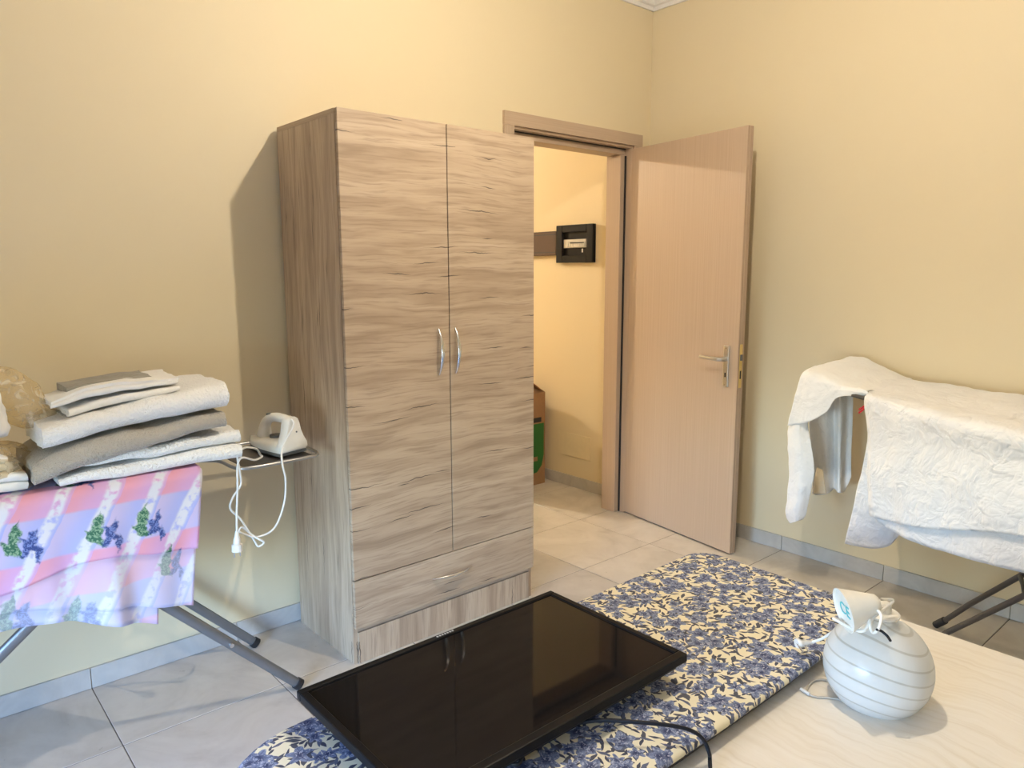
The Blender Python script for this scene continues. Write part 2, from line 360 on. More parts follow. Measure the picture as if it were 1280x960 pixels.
def catmull(pts, n):
    pts = [Vector(p) for p in pts]; m = len(pts) - 1; out = []
    if m == 0: return [pts[0].copy() for _ in range(n)]
    for i in range(n):
        t = i / (n - 1) * m; k = min(int(t), m - 1); f = t - k
        p1, p2 = pts[k], pts[k + 1]; p0 = pts[k - 1] if k else p1 * 2 - p2; p3 = pts[k + 2] if k + 2 <= m else p2 * 2 - p1
        out.append(0.5 * ((2 * p1) + (p2 - p0) * f + (2 * p0 - 5 * p1 + 4 * p2 - p3) * f * f + (3 * p1 - p0 - 3 * p2 + p3) * f ** 3))
    return out
def tube(bm, pts, r, seg=8, n=None, cap=True, flat=1.0):
    P = catmull(pts, n) if n else [Vector(p) for p in pts]
    N = len(P); rings = []; up = None
    for i in range(N):
        t = (P[min(i + 1, N - 1)] - P[max(i - 1, 0)]).normalized()
        if up is None: up = Vector((0, 0, 1)) if abs(t.z) < 0.95 else Vector((1, 0, 0))
        a = t.cross(up).normalized(); up = a.cross(t).normalized()
        if isinstance(r, (list, tuple)):
            q = i / (N - 1) * (len(r) - 1); k0 = min(int(q), len(r) - 2); rr = r[k0] + (r[k0 + 1] - r[k0]) * (q - k0)
        else: rr = r
        rings.append([bm.verts.new(P[i] + (a * math.cos(k / seg * 2 * math.pi) * flat + up * math.sin(k / seg * 2 * math.pi)) * rr) for k in range(seg)])
    for i in range(N - 1):
        for k in range(seg): bm.faces.new((rings[i][k], rings[i][(k + 1) % seg], rings[i + 1][(k + 1) % seg], rings[i + 1][k]))
    if cap: bm.faces.new(rings[0][::-1]); bm.faces.new(rings[-1])
    return bm
def lathe(bm, prof, c, seg=32, axis=None, capa=False, capb=False):
    """prof [(r, h)] revolved about axis through c"""
    ax = Vector(axis).normalized() if axis else Vector((0, 0, 1))
    q = Vector((0, 0, 1)).rotation_difference(ax); c = Vector(c); rings = []
    for r, h in prof: rings.append([bm.verts.new(c + q @ Vector((r * math.cos(k / seg * 2 * math.pi), r * math.sin(k / seg * 2 * math.pi), h))) for k in range(seg)])
    for i in range(len(rings) - 1):
        for k in range(seg): bm.faces.new((rings[i][k], rings[i][(k + 1) % seg], rings[i + 1][(k + 1) % seg], rings[i + 1][k]))
    if capa: bm.faces.new(rings[0][::-1])
    if capb: bm.faces.new(rings[-1])
    return bm
def prism(bm, poly, d):
    """extrude a planar polygon of 3D points along vector d"""
    d = Vector(d); a = [bm.verts.new(Vector(p)) for p in poly]; b = [bm.verts.new(Vector(p) + d) for p in poly]; n = len(poly)
    bm.faces.new(a[::-1]); bm.faces.new(b)
    for i in range(n): bm.faces.new((a[i], a[(i + 1) % n], b[(i + 1) % n], b[i]))
    return bm
def nz(p, s, seed=0.0): return noise.noise(Vector((p.x * s + seed, p.y * s + seed * 1.7, p.z * s - seed)))
def sheet(rows, nu, nv, amp=0.0, scale=9, seed=1.0, thick=0.004, fold=None):
    """loft through rows of control points, wrinkle it, give it thickness; returns bmesh with uv in metres"""
    R_ = [catmull(r, nv) for r in rows]; Gd = [[None] * nv for _ in range(nu)]
    for j in range(nv):
        c = catmull([r[j] for r in R_], nu)
        for i in range(nu): Gd[i][j] = c[i]
    Nn = [[None] * nv for _ in range(nu)]
    for i in range(nu):
        for j in range(nv):
            a = Gd[min(i + 1, nu - 1)][j] - Gd[max(i - 1, 0)][j]; b = Gd[i][min(j + 1, nv - 1)] - Gd[i][max(j - 1, 0)]
            nn = a.cross(b); Nn[i][j] = nn.normalized() if nn.length > 1e-9 else Vector((0, 0, 1))
    bm = B(); uvl = bm.loops.layers.uv.new('UVMap'); us = [0.0]; 
    for i in range(1, nu): us.append(us[-1] + (Gd[i][nv // 2] - Gd[i - 1][nv // 2]).length)
    vsx = [[0.0] for _ in range(nu)]
    for i in range(nu):
        for j in range(1, nv): vsx[i].append(vsx[i][-1] + (Gd[i][j] - Gd[i][j - 1]).length)
    top = [[None] * nv for _ in range(nu)]; bot = [[None] * nv for _ in range(nu)]; UV = {}
    for i in range(nu):
        for j in range(nv):
            p = Gd[i][j]; h = amp * (nz(p, scale, seed) + 0.5 * (0.5 - abs(nz(p, scale * 2.3, seed + 4))))
            if fold: h += fold(i / (nu - 1), j / (nv - 1))
            q = p + Nn[i][j] * h
            top[i][j] = bm.verts.new(q + Nn[i][j] * thick / 2); bot[i][j] = bm.verts.new(q - Nn[i][j] * thick / 2)
            UV[top[i][j]] = UV[bot[i][j]] = (us[i], vsx[i][j])
    def f(a):
        fc = bm.faces.new(a)
        for l in fc.loops: l[uvl].uv = UV[l.vert]
    for i in range(nu - 1):
        for j in range(nv - 1):
            f((top[i][j], top[i + 1][j], top[i + 1][j + 1], top[i][j + 1])); f((bot[i][j], bot[i][j + 1], bot[i + 1][j + 1], bot[i + 1][j]))
    for i in range(nu - 1):
        f((top[i][0], bot[i][0], bot[i + 1][0], top[i + 1][0])); f((top[i][-1], top[i + 1][-1], bot[i + 1][-1], bot[i][-1]))
    for j in range(nv - 1):
        f((top[0][j], top[0][j + 1], bot[0][j + 1], bot[0][j])); f((top[-1][j], bot[-1][j], bot[-1][j + 1], top[-1][j + 1]))
    return bm
def folded(line, y0, y1, layers, nu=46, amp=0.004, seed=0.0, droop=0.0, fill=0.94, yskew=0.0):
    """folded textile: serpentine section (front y0, back y1) swept along line [(x, z_bottom, thickness)]"""
    L = catmull([Vector(q) for q in line], nu); D = abs(y1 - y0)
    cen = []; n = layers
    for k in range(n):
        h = (k + 0.5) / n; fw = (k % 2 == 0)       # even layers run back->front
        ys = [1 - t / 10 for t in range(11)] if fw else [t / 10 for t in range(11)]
        cen += [(y, h, 0) for y in ys]
        if k < n - 1:
            for a in (25, 60, 90, 120, 155):
                aa = math.radians(a); s = math.sin(aa) ; c = -math.cos(aa)
                cen.append((0 if fw else 1, (k + 1) / n + c * 0.5 / n, (-s if fw else s)))
    bm = B(); rings = []
    for i, l in enumerate(L):
        th = l.z; t = th / n * fill; pts = []
        P = []
        for (yy, h, ex) in cen:
            P.append(Vector((0, yy * D + ex * th / n * 0.5, h * th)))
        A_, B_ = [], []
        for j in range(len(P)):
            d = P[min(j + 1, len(P) - 1)] - P[max(j - 1, 0)]; d.normalize(); nrm = Vector((0, -d.z, d.y))
            A_.append(P[j] + nrm * t / 2); B_.append(P[j] - nrm * t / 2)
        ring = []
        for q in A_ + B_[::-1]:
            wp = Vector((l.x, y0 + q.y + yskew * i / nu, l.y + q.z - droop * (q.y / D)))
            k1 = nz(wp, 7, seed); k2 = nz(wp, 16, seed + 3)
            wp += Vector((0.25 * amp * k2, amp * 2.2 * nz(wp, 5, seed + 9), amp * (k1 + 0.5 * k2)))
            if i < 1 or i > nu - 2: wp.x += 0.006 * nz(Vector((q.y, q.z, seed)), 30, seed)
            ring.append(bm.verts.new(wp))
        rings.append((ring, len(A_)))
    m = len(rings[0][0]); na = rings[0][1]
    for i in range(nu - 1):
        for k in range(m): bm.faces.new((rings[i][0][k], rings[i][0][(k + 1) % m], rings[i + 1][0][(k + 1) % m], rings[i + 1][0][k]))
    for rg in (rings[0][0], rings[-1][0]):
        for k in range(na - 1): bm.faces.new((rg[k], rg[k + 1], rg[m - 2 - k], rg[m - 1 - k]))
    return bm
def blob(c, r, amp=0.25, scale=12, seed=0.0, sub=4):
    bm = B(); bmesh.ops.create_icosphere(bm, subdivisions=sub, radius=1.0)
    for v in bm.verts:
        d = v.co.normalized(); p = Vector((d.x * r[0], d.y * r[1], d.z * r[2]))
        p *= 1 + amp * (nz(p, scale, seed) + 0.6 * (0.5 - 2 * abs(nz(p, scale * 2, seed + 5)))); v.co = Vector(c) + p
    return bm

# ================================================================== SETTING
RX0, RY0, ZC, HY1, HX0 = -4.30, -4.05, 2.96, 5.0, -1.75
T = 0.5085; GX, GY = -0.447, -0.42
def struct(name, bm, mat, label, smooth=False):
    return tag(obj(name, bm, mat, smooth=smooth), label, None, None, 'structure')
fl = struct('floor', box(B(), RX0 - 0.1, 0.1, RY0 - 0.1, HY1 + 0.1, -0.06, -0.0015), 'grout', 'grey grout bed of the square tiled floor')
bm = box(B(), -T / 2 + 0.0016, T / 2 - 0.0016, -T / 2 + 0.0016, T / 2 - 0.0016, -0.010, 0.0, 0.0012)
tme = bpy.data.meshes.new('tile'); bm.to_mesh(tme); bm.free(); tme.materials.append(MAT['tile'])
i0, i1 = math.floor((RX0 - GX) / T) - 0, math.ceil((0 - GX) / T); j0, j1 = math.floor((RY0 - GY) / T), math.ceil((HY1 - GY) / T)
for i in range(i0, i1):
    for j in range(j0, j1):
        cx, cy = GX + (i + 0.5) * T, GY + (j + 0.5) * T
        if cy > 0.6 and cx < HX0 - T: continue
        t = bpy.data.objects.new('floor_tile', tme); COL.objects.link(t); t.parent = fl; t.location = (cx, cy, 0)
# walls
DX0, DX1, DZ = -1.045, -0.135, 2.13       # structural door opening in the back wall
bm = B(); box(bm, RX0, DX0, 0, 0.13, 0, ZC); box(bm, DX1, 0, 0, 0.13, 0, ZC); box(bm, DX0, DX1, 0, 0.13, DZ, ZC)
struct('wall_back', bm, 'wall', 'cream painted wall with the doorway behind the wardrobe')
struct('wall_right', box(B(), 0, 0.14, RY0, HY1, 0, ZC), 'wall', 'cream painted wall behind the sheets, running on into the hallway')
bm = B(); WY0, WY1, WZ = -2.40, -1.10, 2.20
box(bm, RX0 - 0.14, RX0, RY0, WY0, 0, ZC); box(bm, RX0 - 0.14, RX0, WY1, 0.13, 0, ZC); box(bm, RX0 - 0.14, RX0, WY0, WY1, WZ, ZC)
struct('wall_left', bm, 'wall', 'cream painted wall with the balcony opening')
struct('wall_front', box(B(), RX0, 0, RY0 - 0.14, RY0, 0, ZC), 'wall', 'cream painted wall opposite the wardrobe')
bm = B(); box(bm, HX0 - 0.12, HX0, 0.13, HY1, 0, ZC); struct('wall_hall_side', bm, 'wall', 'cream side wall of the hallway')
struct('wall_hall_end', box(B(), HX0, 0, HY1, HY1 + 0.12, 0, ZC), 'wall', 'cream end wall of the hallway')
struct('ceiling', box(B(), RX0 - 0.14, 0.14, RY0 - 0.14, HY1 + 0.12, ZC, ZC + 0.1), 'ceiling_paint', 'white painted ceiling')
# balcony frame in the left wall
bm = B()
for (a, b_) in ((WY0, WY0 + 0.06), (WY1 - 0.06, WY1)): box(bm, RX0 - 0.10, RX0 - 0.03, a, b_, 0, WZ, 0.004)
box(bm, RX0 - 0.10, RX0 - 0.03, WY0 + 0.06, WY1 - 0.06, WZ - 0.06, WZ, 0.004)
wo = struct('window_1', bm, 'white_plastic', 'white frame of the balcony doorway with its roller shutter half lowered')
for k in range(21): obj('shutter_slat', box(B(), RX0 - 0.13, RX0 - 0.105, WY0, WY1, 1.06 + k * 0.0545, 1.06 + k * 0.0545 + 0.0545, 0.004), 'white_plastic', wo)
# cornice on back and right walls
prof = [(0, 0), (0.012, 0.0), (0.016, 0.018), (0.03, 0.022), (0.045, 0.05), (0.075, 0.08), (0.098, 0.088), (0.103, 0.104), (0.115, 0.108), (0.115, 0.112), (0, 0.112)]
bm = B(); prism(bm, [(RX0, -a, 2.848 + b_) for a, b_ in prof], (-RX0 - 0.0, 0, 0)); struct('trim_1', bm, 'plaster_white', 'white moulded plaster cornice over the back wall')
bm = B(); prism(bm, [(-a, RY0, 2.848 + b_) for a, b_ in prof], (0, -RY0, 0)); struct('trim_2', bm, 'plaster_white', 'white moulded plaster cornice over the right wall')
# baseboards of cut tiles
def skirting(name, label, along, fixed, spans, inward):
    root = bpy.data.objects.new(name, None); COL.objects.link(root); tag(root, label, None, None, 'structure'); BASE[root.name] = Vector((0, 0, 0))
    g0 = GX if along == 'x' else GY
    for (a, b_) in spans:
        k = math.floor((a - g0) / T)
        while g0 + k * T < b_:
            s, e = max(a, g0 + k * T) + 0.0012, min(b_, g0 + (k + 1) * T) - 0.0012
            if e - s > 0.01:
                lo, hi = min(fixed, fixed + inward * 0.009), max(fixed, fixed + inward * 0.009)
                bm = B()
                if along == 'x': box(bm, s, e, lo, hi, 0.001, 0.0755, 0.0012)
                else: box(bm, lo, hi, s, e, 0.001, 0.0755, 0.0012)
                obj('baseboard_tile', bm, 'skirt', root)
            k += 1
skirting('baseboard_back', 'grey stone-look skirting tiles along the back wall', 'x', 0.0, [(RX0, -1.11)], -1)
skirting('baseboard_right', 'grey stone-look skirting tiles along the right wall', 'y', 0.0, [(RY0, -0.01)], -1)
skirting('baseboard_hall', 'grey stone-look skirting tiles along the hallway wall', 'y', 0.0, [(0.14, HY1)], -1)
# ---- door frame and leaf
df = bpy.data.objects.new('door_1', None); COL.objects.link(df); df.location = (-0.6, 0, 0); BASE[df.name] = Vector((-0.6, 0, 0))
tag(df, 'light oak veneer interior door standing open beside the wardrobe', None, None, 'structure')
CL, CR, CZ = -1.098, -0.083, 2.179; CW = 0.062
for a in (CL, CR - CW): obj('side_casing', box(B(), a, a + CW, -0.016, 0, 0, CZ - CW, 0.002), 'veneer_vertical', df)
bm = B(); prism(bm, [(CL, 0, CZ - CW), (CL + CW, 0, CZ - CW), (CR - CW, 0, CZ - CW), (CR, 0, CZ - CW), (CR, 0, CZ), (CL, 0, CZ)], (0, -0.016, 0)); obj('head_casing', bm, 'veneer_horizontal', df)
ix0, ix1, iz = CL + CW + 0.0, CR - CW, CZ - CW
bm = B()   # jamb lining: rebate on the room side, stop on the hall side
box(bm, ix0 - 0.03, ix0 + 0.012, 0.0, 0.15, 0, iz - 0.012, 0.001); box(bm, ix1 - 0.012, ix1 + 0.03, 0.0, 0.15, 0, iz - 0.012, 0.001)
box(bm, ix0 + 0.012, ix0 + 0.045, 0.047, 0.15, 0, iz - 0.045, 0.002); box(bm, ix1 - 0.050, ix1 - 0.012, 0.047, 0.15, 0, iz - 0.045, 0.002)
obj('jamb', bm, 'veneer_vertical', df)
bm = B(); box(bm, ix0 - 0.03, ix1 + 0.03, 0.0, 0.15, iz - 0.012, iz + 0.02, 0.001); box(bm, ix0 + 0.012, ix1 - 0.012, 0.047, 0.15, iz - 0.045, iz - 0.012, 0.002); obj('head_jamb', bm, 'veneer_horizontal', df)
bm = B(); box(bm, ix1 - 0.0165, ix1 - 0.012, 0.036, 0.047, 0, iz - 0.05); box(bm, ix0 + 0.012, ix0 + 0.0165, 0.036, 0.047, 0, iz - 0.05); box(bm, ix0 + 0.02, ix1 - 0.02, 0.036, 0.047, iz - 0.0165, iz - 0.012); obj('door_seal', bm, 'black_rubber', df)
# leaf: local u along the leaf from the hinge, w = thickness (towards the right wall)
HXY = Vector((-0.1545, 0.0134, 0)); ANG = math.radians(81.763); LL, LH, LT = 0.8128, 2.10, 0.040
ud = Vector((-math.cos(ANG), -math.sin(ANG), 0)); wd = Vector((math.sin(ANG), -math.cos(ANG), 0))
ML = Matrix(((ud.x, wd.x, 0, HXY.x), (ud.y, wd.y, 0, HXY.y), (0, 0, 1, 0), (0, 0, 0, 1)))
leafo = obj('door_leaf', box(B(), 0.004, LL, 0, LT, 0.008, LH, 0.0015, M=ML), 'veneer_vertical', df)
bm = B(); box(bm, LL - 0.0005, LL + 0.0012, 0.001, 0.013, 0.008, LH - 0.001, M=ML); box(bm, LL - 0.0005, LL + 0.0012, 0.020, LT - 0.001, 0.008, LH - 0.001, M=ML); obj('edge_band', bm, 'edge_band', leafo)
hw = obj('handle_plate', box(B(), 0.728, 0.762, -0.009, -0.0002, 0.859, 1.066, 0.003, 2, M=ML), 'satin_nickel', leafo)
bm = B(); tube(bm, [ML @ Vector((0.745, -0.008, 0.998)), ML @ Vector((0.745, -0.045, 0.998)), ML @ Vector((0.735, -0.054, 0.998)), ML @ Vector((0.69, -0.056, 1.0)), ML @ Vector((0.62, -0.056, 1.003))], [0.012, 0.010, 0.0105, 0.0095, 0.0085], 10); obj('handle', bm, 'satin_nickel', leafo, smooth=True, angle=40)
bm = B(); box(bm, 0.741, 0.749, -0.0098, -0.0088, 0.908, 0.930, M=ML); obj('keyhole', bm, 'dark_slot', leafo)
for z in (0.869, 1.052): obj('screw', tube(B(), [ML @ Vector((0.745, -0.0085, z)), ML @ Vector((0.745, -0.0098, z))], 0.003, 8), 'chrome', leafo)
lp = obj('lock_plate', box(B(), LL + 0.001, LL + 0.0028, 0.009, 0.029, 0.86, 1.075, 0.0008, M=ML), 'brass', leafo)
bm = B(); box(bm, LL + 0.002, LL + 0.0075, 0.012, 0.026, 0.995, 1.025, 0.001, M=ML); obj('latch', bm, 'grey_plastic', leafo)
bm = B(); box(bm, LL + 0.0026, LL + 0.0032, 0.014, 0.024, 0.905, 0.945, M=ML); obj('bolt_slot', bm, 'dark_slot', leafo)
for z in (0.25, 1.05, 1.85): obj('hinge', tube(B(), [ML @ Vector((-0.003, LT * 0.5, z - 0.045)), ML @ Vector((-0.003, LT * 0.5, z + 0.045))], 0.006, 10), 'satin_nickel', df, smooth=True, angle=40)

# ================================================================== WARDROBE
XL, XR, YF, YB, WH, ZDB, ZDT, XS = -2.2257, -1.3451, -0.487, -0.026, 1.963, 0.1415, 0.3261, -1.7815
wt = thing('wardrobe', ((XL + XR) / 2, (YF + YB) / 2, 0), 'two-door rustic oak laminate wardrobe with a bottom drawer, standing by the doorway', 'wardrobe')
fy = YF + 0.0165
obj('side_panel', box(B(), XL, XL + 0.018, fy, YB, 0, WH - 0.018, 0.0006), 'oak_vertical', wt)
obj('side_panel', box(B(), XR - 0.018, XR, fy, YB, 0, WH - 0.018, 0.0006), 'oak_vertical', wt)
obj('top_panel', box(B(), XL, XR, fy, YB, WH - 0.0178, WH, 0.0006), 'oak_horizontal', wt)
obj('back_panel', box(B(), XL + 0.018, XR - 0.018, YB - 0.008, YB, 0.06, WH - 0.018), 'white_plastic', wt)
obj('bottom_panel', box(B(), XL + 0.018, XR - 0.018, fy + 0.001, YB - 0.008, ZDB - 0.02, ZDB), 'oak_horizontal', wt)
obj('plinth', box(B(), XL + 0.018, XR - 0.018, fy - 0.007, fy + 0.010, 0, ZDB - 0.021, 0.0005), 'oak_vertical', wt)
d1 = obj('door', box(B(), XL + 0.003, XS - 0.002, YF, fy - 0.002, ZDT + 0.0018, WH, 0.0008), 'oak_horizontal', wt)
d2 = obj('door', box(B(), XS + 0.002, XR, YF, fy - 0.002, ZDT + 0.0018, WH, 0.0008), 'oak_horizontal', wt)
d3 = obj('drawer_front', box(B(), XL + 0.003, XR, YF, fy - 0.002, ZDB, ZDT - 0.0018, 0.0008), 'oak_horizontal', wt)
def bow(a, b_, out, r):
    a, b_, out = Vector(a), Vector(b_), Vector(out); pts = []; rad = []
    for k in range(13):
        t = k / 12; s = math.sin(math.pi * t); pts.append(a.lerp(b_, t) + out * (0.10 + 0.90 * s ** 0.8)); rad.append(r * (0.30 + 0.75 * s))
    return tube(B(), pts, rad, 10)
obj('handle', bow((-1.835, YF, 1.218), (-1.835, YF, 1.042), (0.0, -0.028, 0), 0.0075), 'chrome', d1, smooth=True, angle=50)
obj('handle', bow((-1.757, YF, 1.217), (-1.757, YF, 1.041), (0.0, -0.028, 0), 0.0075), 'chrome', d2, smooth=True, angle=50)
obj('handle', bow((-1.885, YF, 0.240), (-1.700, YF, 0.240), (0, -0.028, 0.0), 0.0075), 'chrome', d3, smooth=True, angle=50)

# ================================================================== TABLE + FLORAL BOARD + TV
TZ = 0.40
tb = thing('table', (-2.0, -2.1, 0), 'low cream wood-grain table carrying the floral padded board and the glass globe', 'table')
obj('tabletop', box(B(), -2.90, -1.2053, -2.76, -1.42, TZ - 0.035, TZ, 0.004, 2), 'table', tb)
obj('apron', box(B(), -2.80, -1.31, -2.66, -1.52, TZ - 0.10, TZ - 0.0355, 0.002), 'table', tb)
for x in (-2.78, -1.39):
    for y in (-2.64, -1.60): obj('leg', box(B(), x, x + 0.06, y, y + 0.06, 0, TZ - 0.1005, 0.003), 'table', tb)

BZ = 0.452
fb = thing('padded_board', (-2.0972, -1.6223, TZ), 'long padded board with blue flowers on its cream cover, lying flat on the table', 'padded board')
out = []
def arc(cx, cy, r, a0, a1, n=9, ry=None): return [(cx + r * math.cos(math.radians(a0 + (a1 - a0) * k / n)), cy + (ry or r) * math.sin(math.radians(a0 + (a1 - a0) * k / n))) for k in range(n + 1)]
out += arc(-1.3705, -1.3846, 0.0842, 90, 0)              # far right corner
out += arc(-1.4384, -1.7853, 0.1521, 0, -90, 12)              # near right corner
out += [(-1.7576, -1.9401), (-2.0972, -1.9388), (-2.4368, -1.932)]
out += arc(-2.8171, -1.6223, 0.2649, -90, -270, 22, 0.307)      # rounded nose
out += [(-2.5726, -1.3099), (-2.1651, -1.3072), (-1.7576, -1.3044)]
PT = 0.027; lev = [(0.95, 0.0), (0.99, 0.004), (1.003, 0.012), (0.998, 0.020), (0.985, 0.0235), (0.955, 0.026), (0.7, PT), (0.3, PT)]
bm = B(); cx, cy = -2.1244, -1.6223; rings = []
for k, (s, h) in enumerate(lev):
    ins = (1 - s) * 0.31 if s > 0.9 else None; ring = []
    for (x, y) in out:
        if ins is not None:
            d = Vector((x - max(min(x, -1.5539), -2.7356), (y - cy) * 1.0, 0)); d.normalize(); q = Vector((x, y, 0)) - d * ins * 1.2
        else: q = Vector((cx + (x - cx) * (0.6 + 0.4 * s), cy + (y - cy) * s, 0))
        ring.append(bm.verts.new((q.x, q.y, BZ - PT + h + 0.002 * nz(Vector((x, y, 0)), 7, 2.0))))
    rings.append(ring)
m = len(out)
for a, b_ in zip(rings, rings[1:]):
    for k in range(m): bm.faces.new((a[k], a[(k + 1) % m], b_[(k + 1) % m], b_[k]))
bm.faces.new(rings[-1]); bm.faces.new(rings[0][::-1])
obj('padded_cover', bm, 'floral', fb, smooth=True, angle=60)
UZ = BZ - PT - 0.0015
for y in (-1.46, -1.82): obj('frame_bar', box(B(), -2.78, -1.45, y - 0.014, y + 0.014, TZ, UZ, 0.003), 'dark_tube', fb)
for x in (-2.68, -2.1, -1.52): obj('frame_bar', box(B(), x - 0.012, x + 0.012, -1.804, -1.476, TZ + 0.001, UZ, 0.002), 'dark_tube', fb)
bm = B(); tube(bm, [(x, y, UZ - 0.004) for x, y in [(-1.3501, -1.8125), (-1.4588, -1.8912), (-1.7576, -1.9143), (-2.1651, -1.9143), (-2.5726, -1.9075), (-2.8443, -1.8668)]], 0.012, 8, 30); obj('cover_hem', bm, 'black_rubber', fb, smooth=True)

SZ = 0.53; tx0, tx1, ty0, ty1 = -2.8215, -2.0524, -1.7952, -1.3261
tv = thing('television', (-2.4329, -1.5633, BZ), 'black flat-screen television lying on its back on the floral board', 'television')
bm = B(); bw, bwb = 0.018, 0.023; BD = SZ - 0.021
box(bm, tx0, tx1, ty1 - bw, ty1, BD, SZ, 0.003, 2); box(bm, tx0, tx1, ty0, ty0 + bwb, BD, SZ, 0.003, 2)
box(bm, tx0, tx0 + bw, ty0 + bwb, ty1 - bw, BD, SZ, 0.002, 1); box(bm, tx1 - bw, tx1, ty0 + bwb, ty1 - bw, BD, SZ, 0.002, 1)
bz = obj('bezel', bm, 'tv_black', tv)
obj('screen', box(B(), tx0 + bw - 0.001, tx1 - bw + 0.001, ty0 + bwb - 0.001, ty1 - bw + 0.001, SZ - 0.014, SZ - 0.004), 'screen', tv)
bm = B(); box(bm, tx0 + 0.016, tx1 - 0.016, ty0 + 0.016, ty1 - 0.016, SZ - 0.041, BD - 0.0005, 0.006, 2); box(bm, tx0 + 0.12, tx1 - 0.12, ty0 + 0.06, ty1 - 0.13, BZ + 0.003, SZ - 0.035, 0.012, 2); obj('back_housing', bm, 'tv_black', tv)
bm = B()
lx0, lx1 = AZ(544, 795, SZ).x, AZ(567, 787, SZ).x
for k in range(7):
    a = lx0 + (lx1 - lx0) * k / 7; s = (lx1 - lx0) / 7 * 0.62
    box(bm, a, a + s, ty1 - 0.0115, ty1 - 0.006, SZ, SZ + 0.0004)
obj('wordmark', bm, 'silver_print', bz)
# TV mains cable
ck = [(-2.4911, -1.731, 0.468), AZ(655, 938, 0.463), AZ(690, 913, 0.470), AZ(742, 901, 0.492), AZ(800, 903, 0.500), AZ(850, 909, 0.488), AZ(875, 920, 0.462), AZ(886, 940, 0.430), AZ(888, 965, TZ + 0.006), (-2.50, -2.18, TZ + 0.005), (-2.60, -2.31, TZ + 0.005), (-2.57, -2.55, TZ + 0.005)]
obj('mains_cable', tube(B(), ck, 0.0043, 8, 70), 'black_cable', tv, smooth=True)
bm = B(); tube(bm, [AZ(640, 940, 0.466), AZ(636, 952, 0.459), AZ(648, 955, 0.459), AZ(655, 940, 0.466)], 0.004, 8, 14); obj('cable_clip', bm, 'black_rubber', tv, smooth=True)

# ================================================================== GLASS GLOBE, CEILING CUP
GC = Vector((-1.6922, -2.0862, 0.4883)); GR = 0.1215
gl = thing('pendant_globe', (GC.x, GC.y, TZ), 'white striped glass lamp globe standing on the cream table', 'lamp shade')
BASE_g = GC
pr = []
a0 = math.asin((GC.z - TZ - 0.0005) / GR)
for k in range(41):
    a = -a0 + (math.radians(74) + a0) * k / 40; pr.append((GR * math.cos(a), GR * math.sin(a)))
top = pr[-1]; pr += [(0.032, top[1] + 0.005), (0.032, top[1] + 0.013)]
inner = [(max(r - 0.004, 0.01), h * 0.985) for r, h in pr[::-1]]
bm = B(); lathe(bm, pr + inner, GC, 64)
obj('glass_shade', bm, 'globe', gl, smooth=True)
bm = B(); lathe(bm, [(0.0, 0.0), (0.039, 0.0), (0.040, 0.005), (0.036, 0.008), (0.021, 0.011), (0.020, 0.027), (0.015, 0.032), (0.0, 0.032)], GC + Vector((0, 0, GR * math.sin(math.radians(74)) + 0.0135)), 28); obj('socket_cap', bm, 'white_plastic', gl, smooth=True, angle=40)

nar = Vector((-1.7457, -2.097, 0.6702))
vw = (nar - CAM).normalized()
sx = (RGT - vw * RGT.dot(vw)).normalized(); sy = (UPV - vw * UPV.dot(vw)).normalized()
axd = ((-0.97 * sx - 0.24 * sy) * 0.94 - vw * 0.34).normalized()
LC = 0.082
cu = thing('ceiling_cup', GC + Vector((-0.07, 0.013, 0.118)), 'white conical ceiling cup with its cord, lying on top of the glass globe', 'lamp fitting')
bm = B(); lathe(bm, [(0.008, -0.003), (0.015, 0.0), (0.020, 0.004), (0.0235, 0.013), (0.052, LC), (0.050, LC + 0.0005), (0.0215, 0.015), (0.005, 0.011)], nar, 40, axd); 
obj('cone', bm, 'white_plastic', cu, smooth=True, angle=50)
bm = B(); lathe(bm, [(0.0, 0.077), (0.0485, 0.077)], nar, 28, axd); obj('inner_plate', bm, 'white_plastic', cu)
# CE mark printed inside the cup
tc = bpy.data.curves.new('CE', 'FONT'); tc.body = 'CE'; tc.size = 0.042; tc.align_x = 'CENTER'; tc.align_y = 'CENTER'; tc.extrude = 0.0004
to = bpy.data.objects.new('tmp', tc); COL.objects.link(to); dg = bpy.context.evaluated_depsgraph_get(); tm = bpy.data.meshes.new_from_object(to.evaluated_get(dg)); bpy.data.objects.remove(to)
bm = B(); bm.from_mesh(tm)
zx = axd; rt = Vector((0, 0, 1)).cross(zx).normalized(); upx = zx.cross(rt)
for v in bm.verts: v.co = nar + axd * 0.0782 + rt * v.co.x + upx * v.co.y + zx * v.co.z
obj('printed_mark', bm, 'cyan_print', cu)
rp = thing
c1 = [nar + Vector((0.016, 0.0, 0.003)), nar + Vector((0.043, -0.016, -0.005)), AZ(1092, 772, 0.6435), AZ(1088, 784, 0.6301), AZ(1092, 791, 0.6167), AZ(1098, 786, 0.6341), AZ(1102, 771, 0.6542), AZ(1096, 763, 0.6608), AZ(1088, 770, 0.6475), AZ(1085, 782, 0.6314), AZ(1074, 789, 0.6167), (-1.7831, -2.014, 0.6114), AZ(1055, 778, 0.5873), AZ(1042, 789, 0.5405), AZ(1028, 798, 0.5003), AZ(1014, 803, 0.4829)]
cord = obj('cord', tube(B(), c1, 0.0036, 8, 110), 'white_cable', cu, smooth=True)
plugp = AZ(1001, 804, 0.4829); c2 = AZ(1014, 803, 0.4829)
bm = B(); dv = (plugp - c2).normalized(); tube(bm, [c2 - dv * 0.005, c2 + dv * 0.008, c2 + dv * 0.019, c2 + dv * 0.030, plugp + dv * 0.005, plugp + dv * 0.012], [0.004, 0.006, 0.010, 0.0115, 0.0135, 0.011], 12, flat=1.15); pg = obj('plug', bm, 'white_plastic', cord, smooth=True, angle=50)
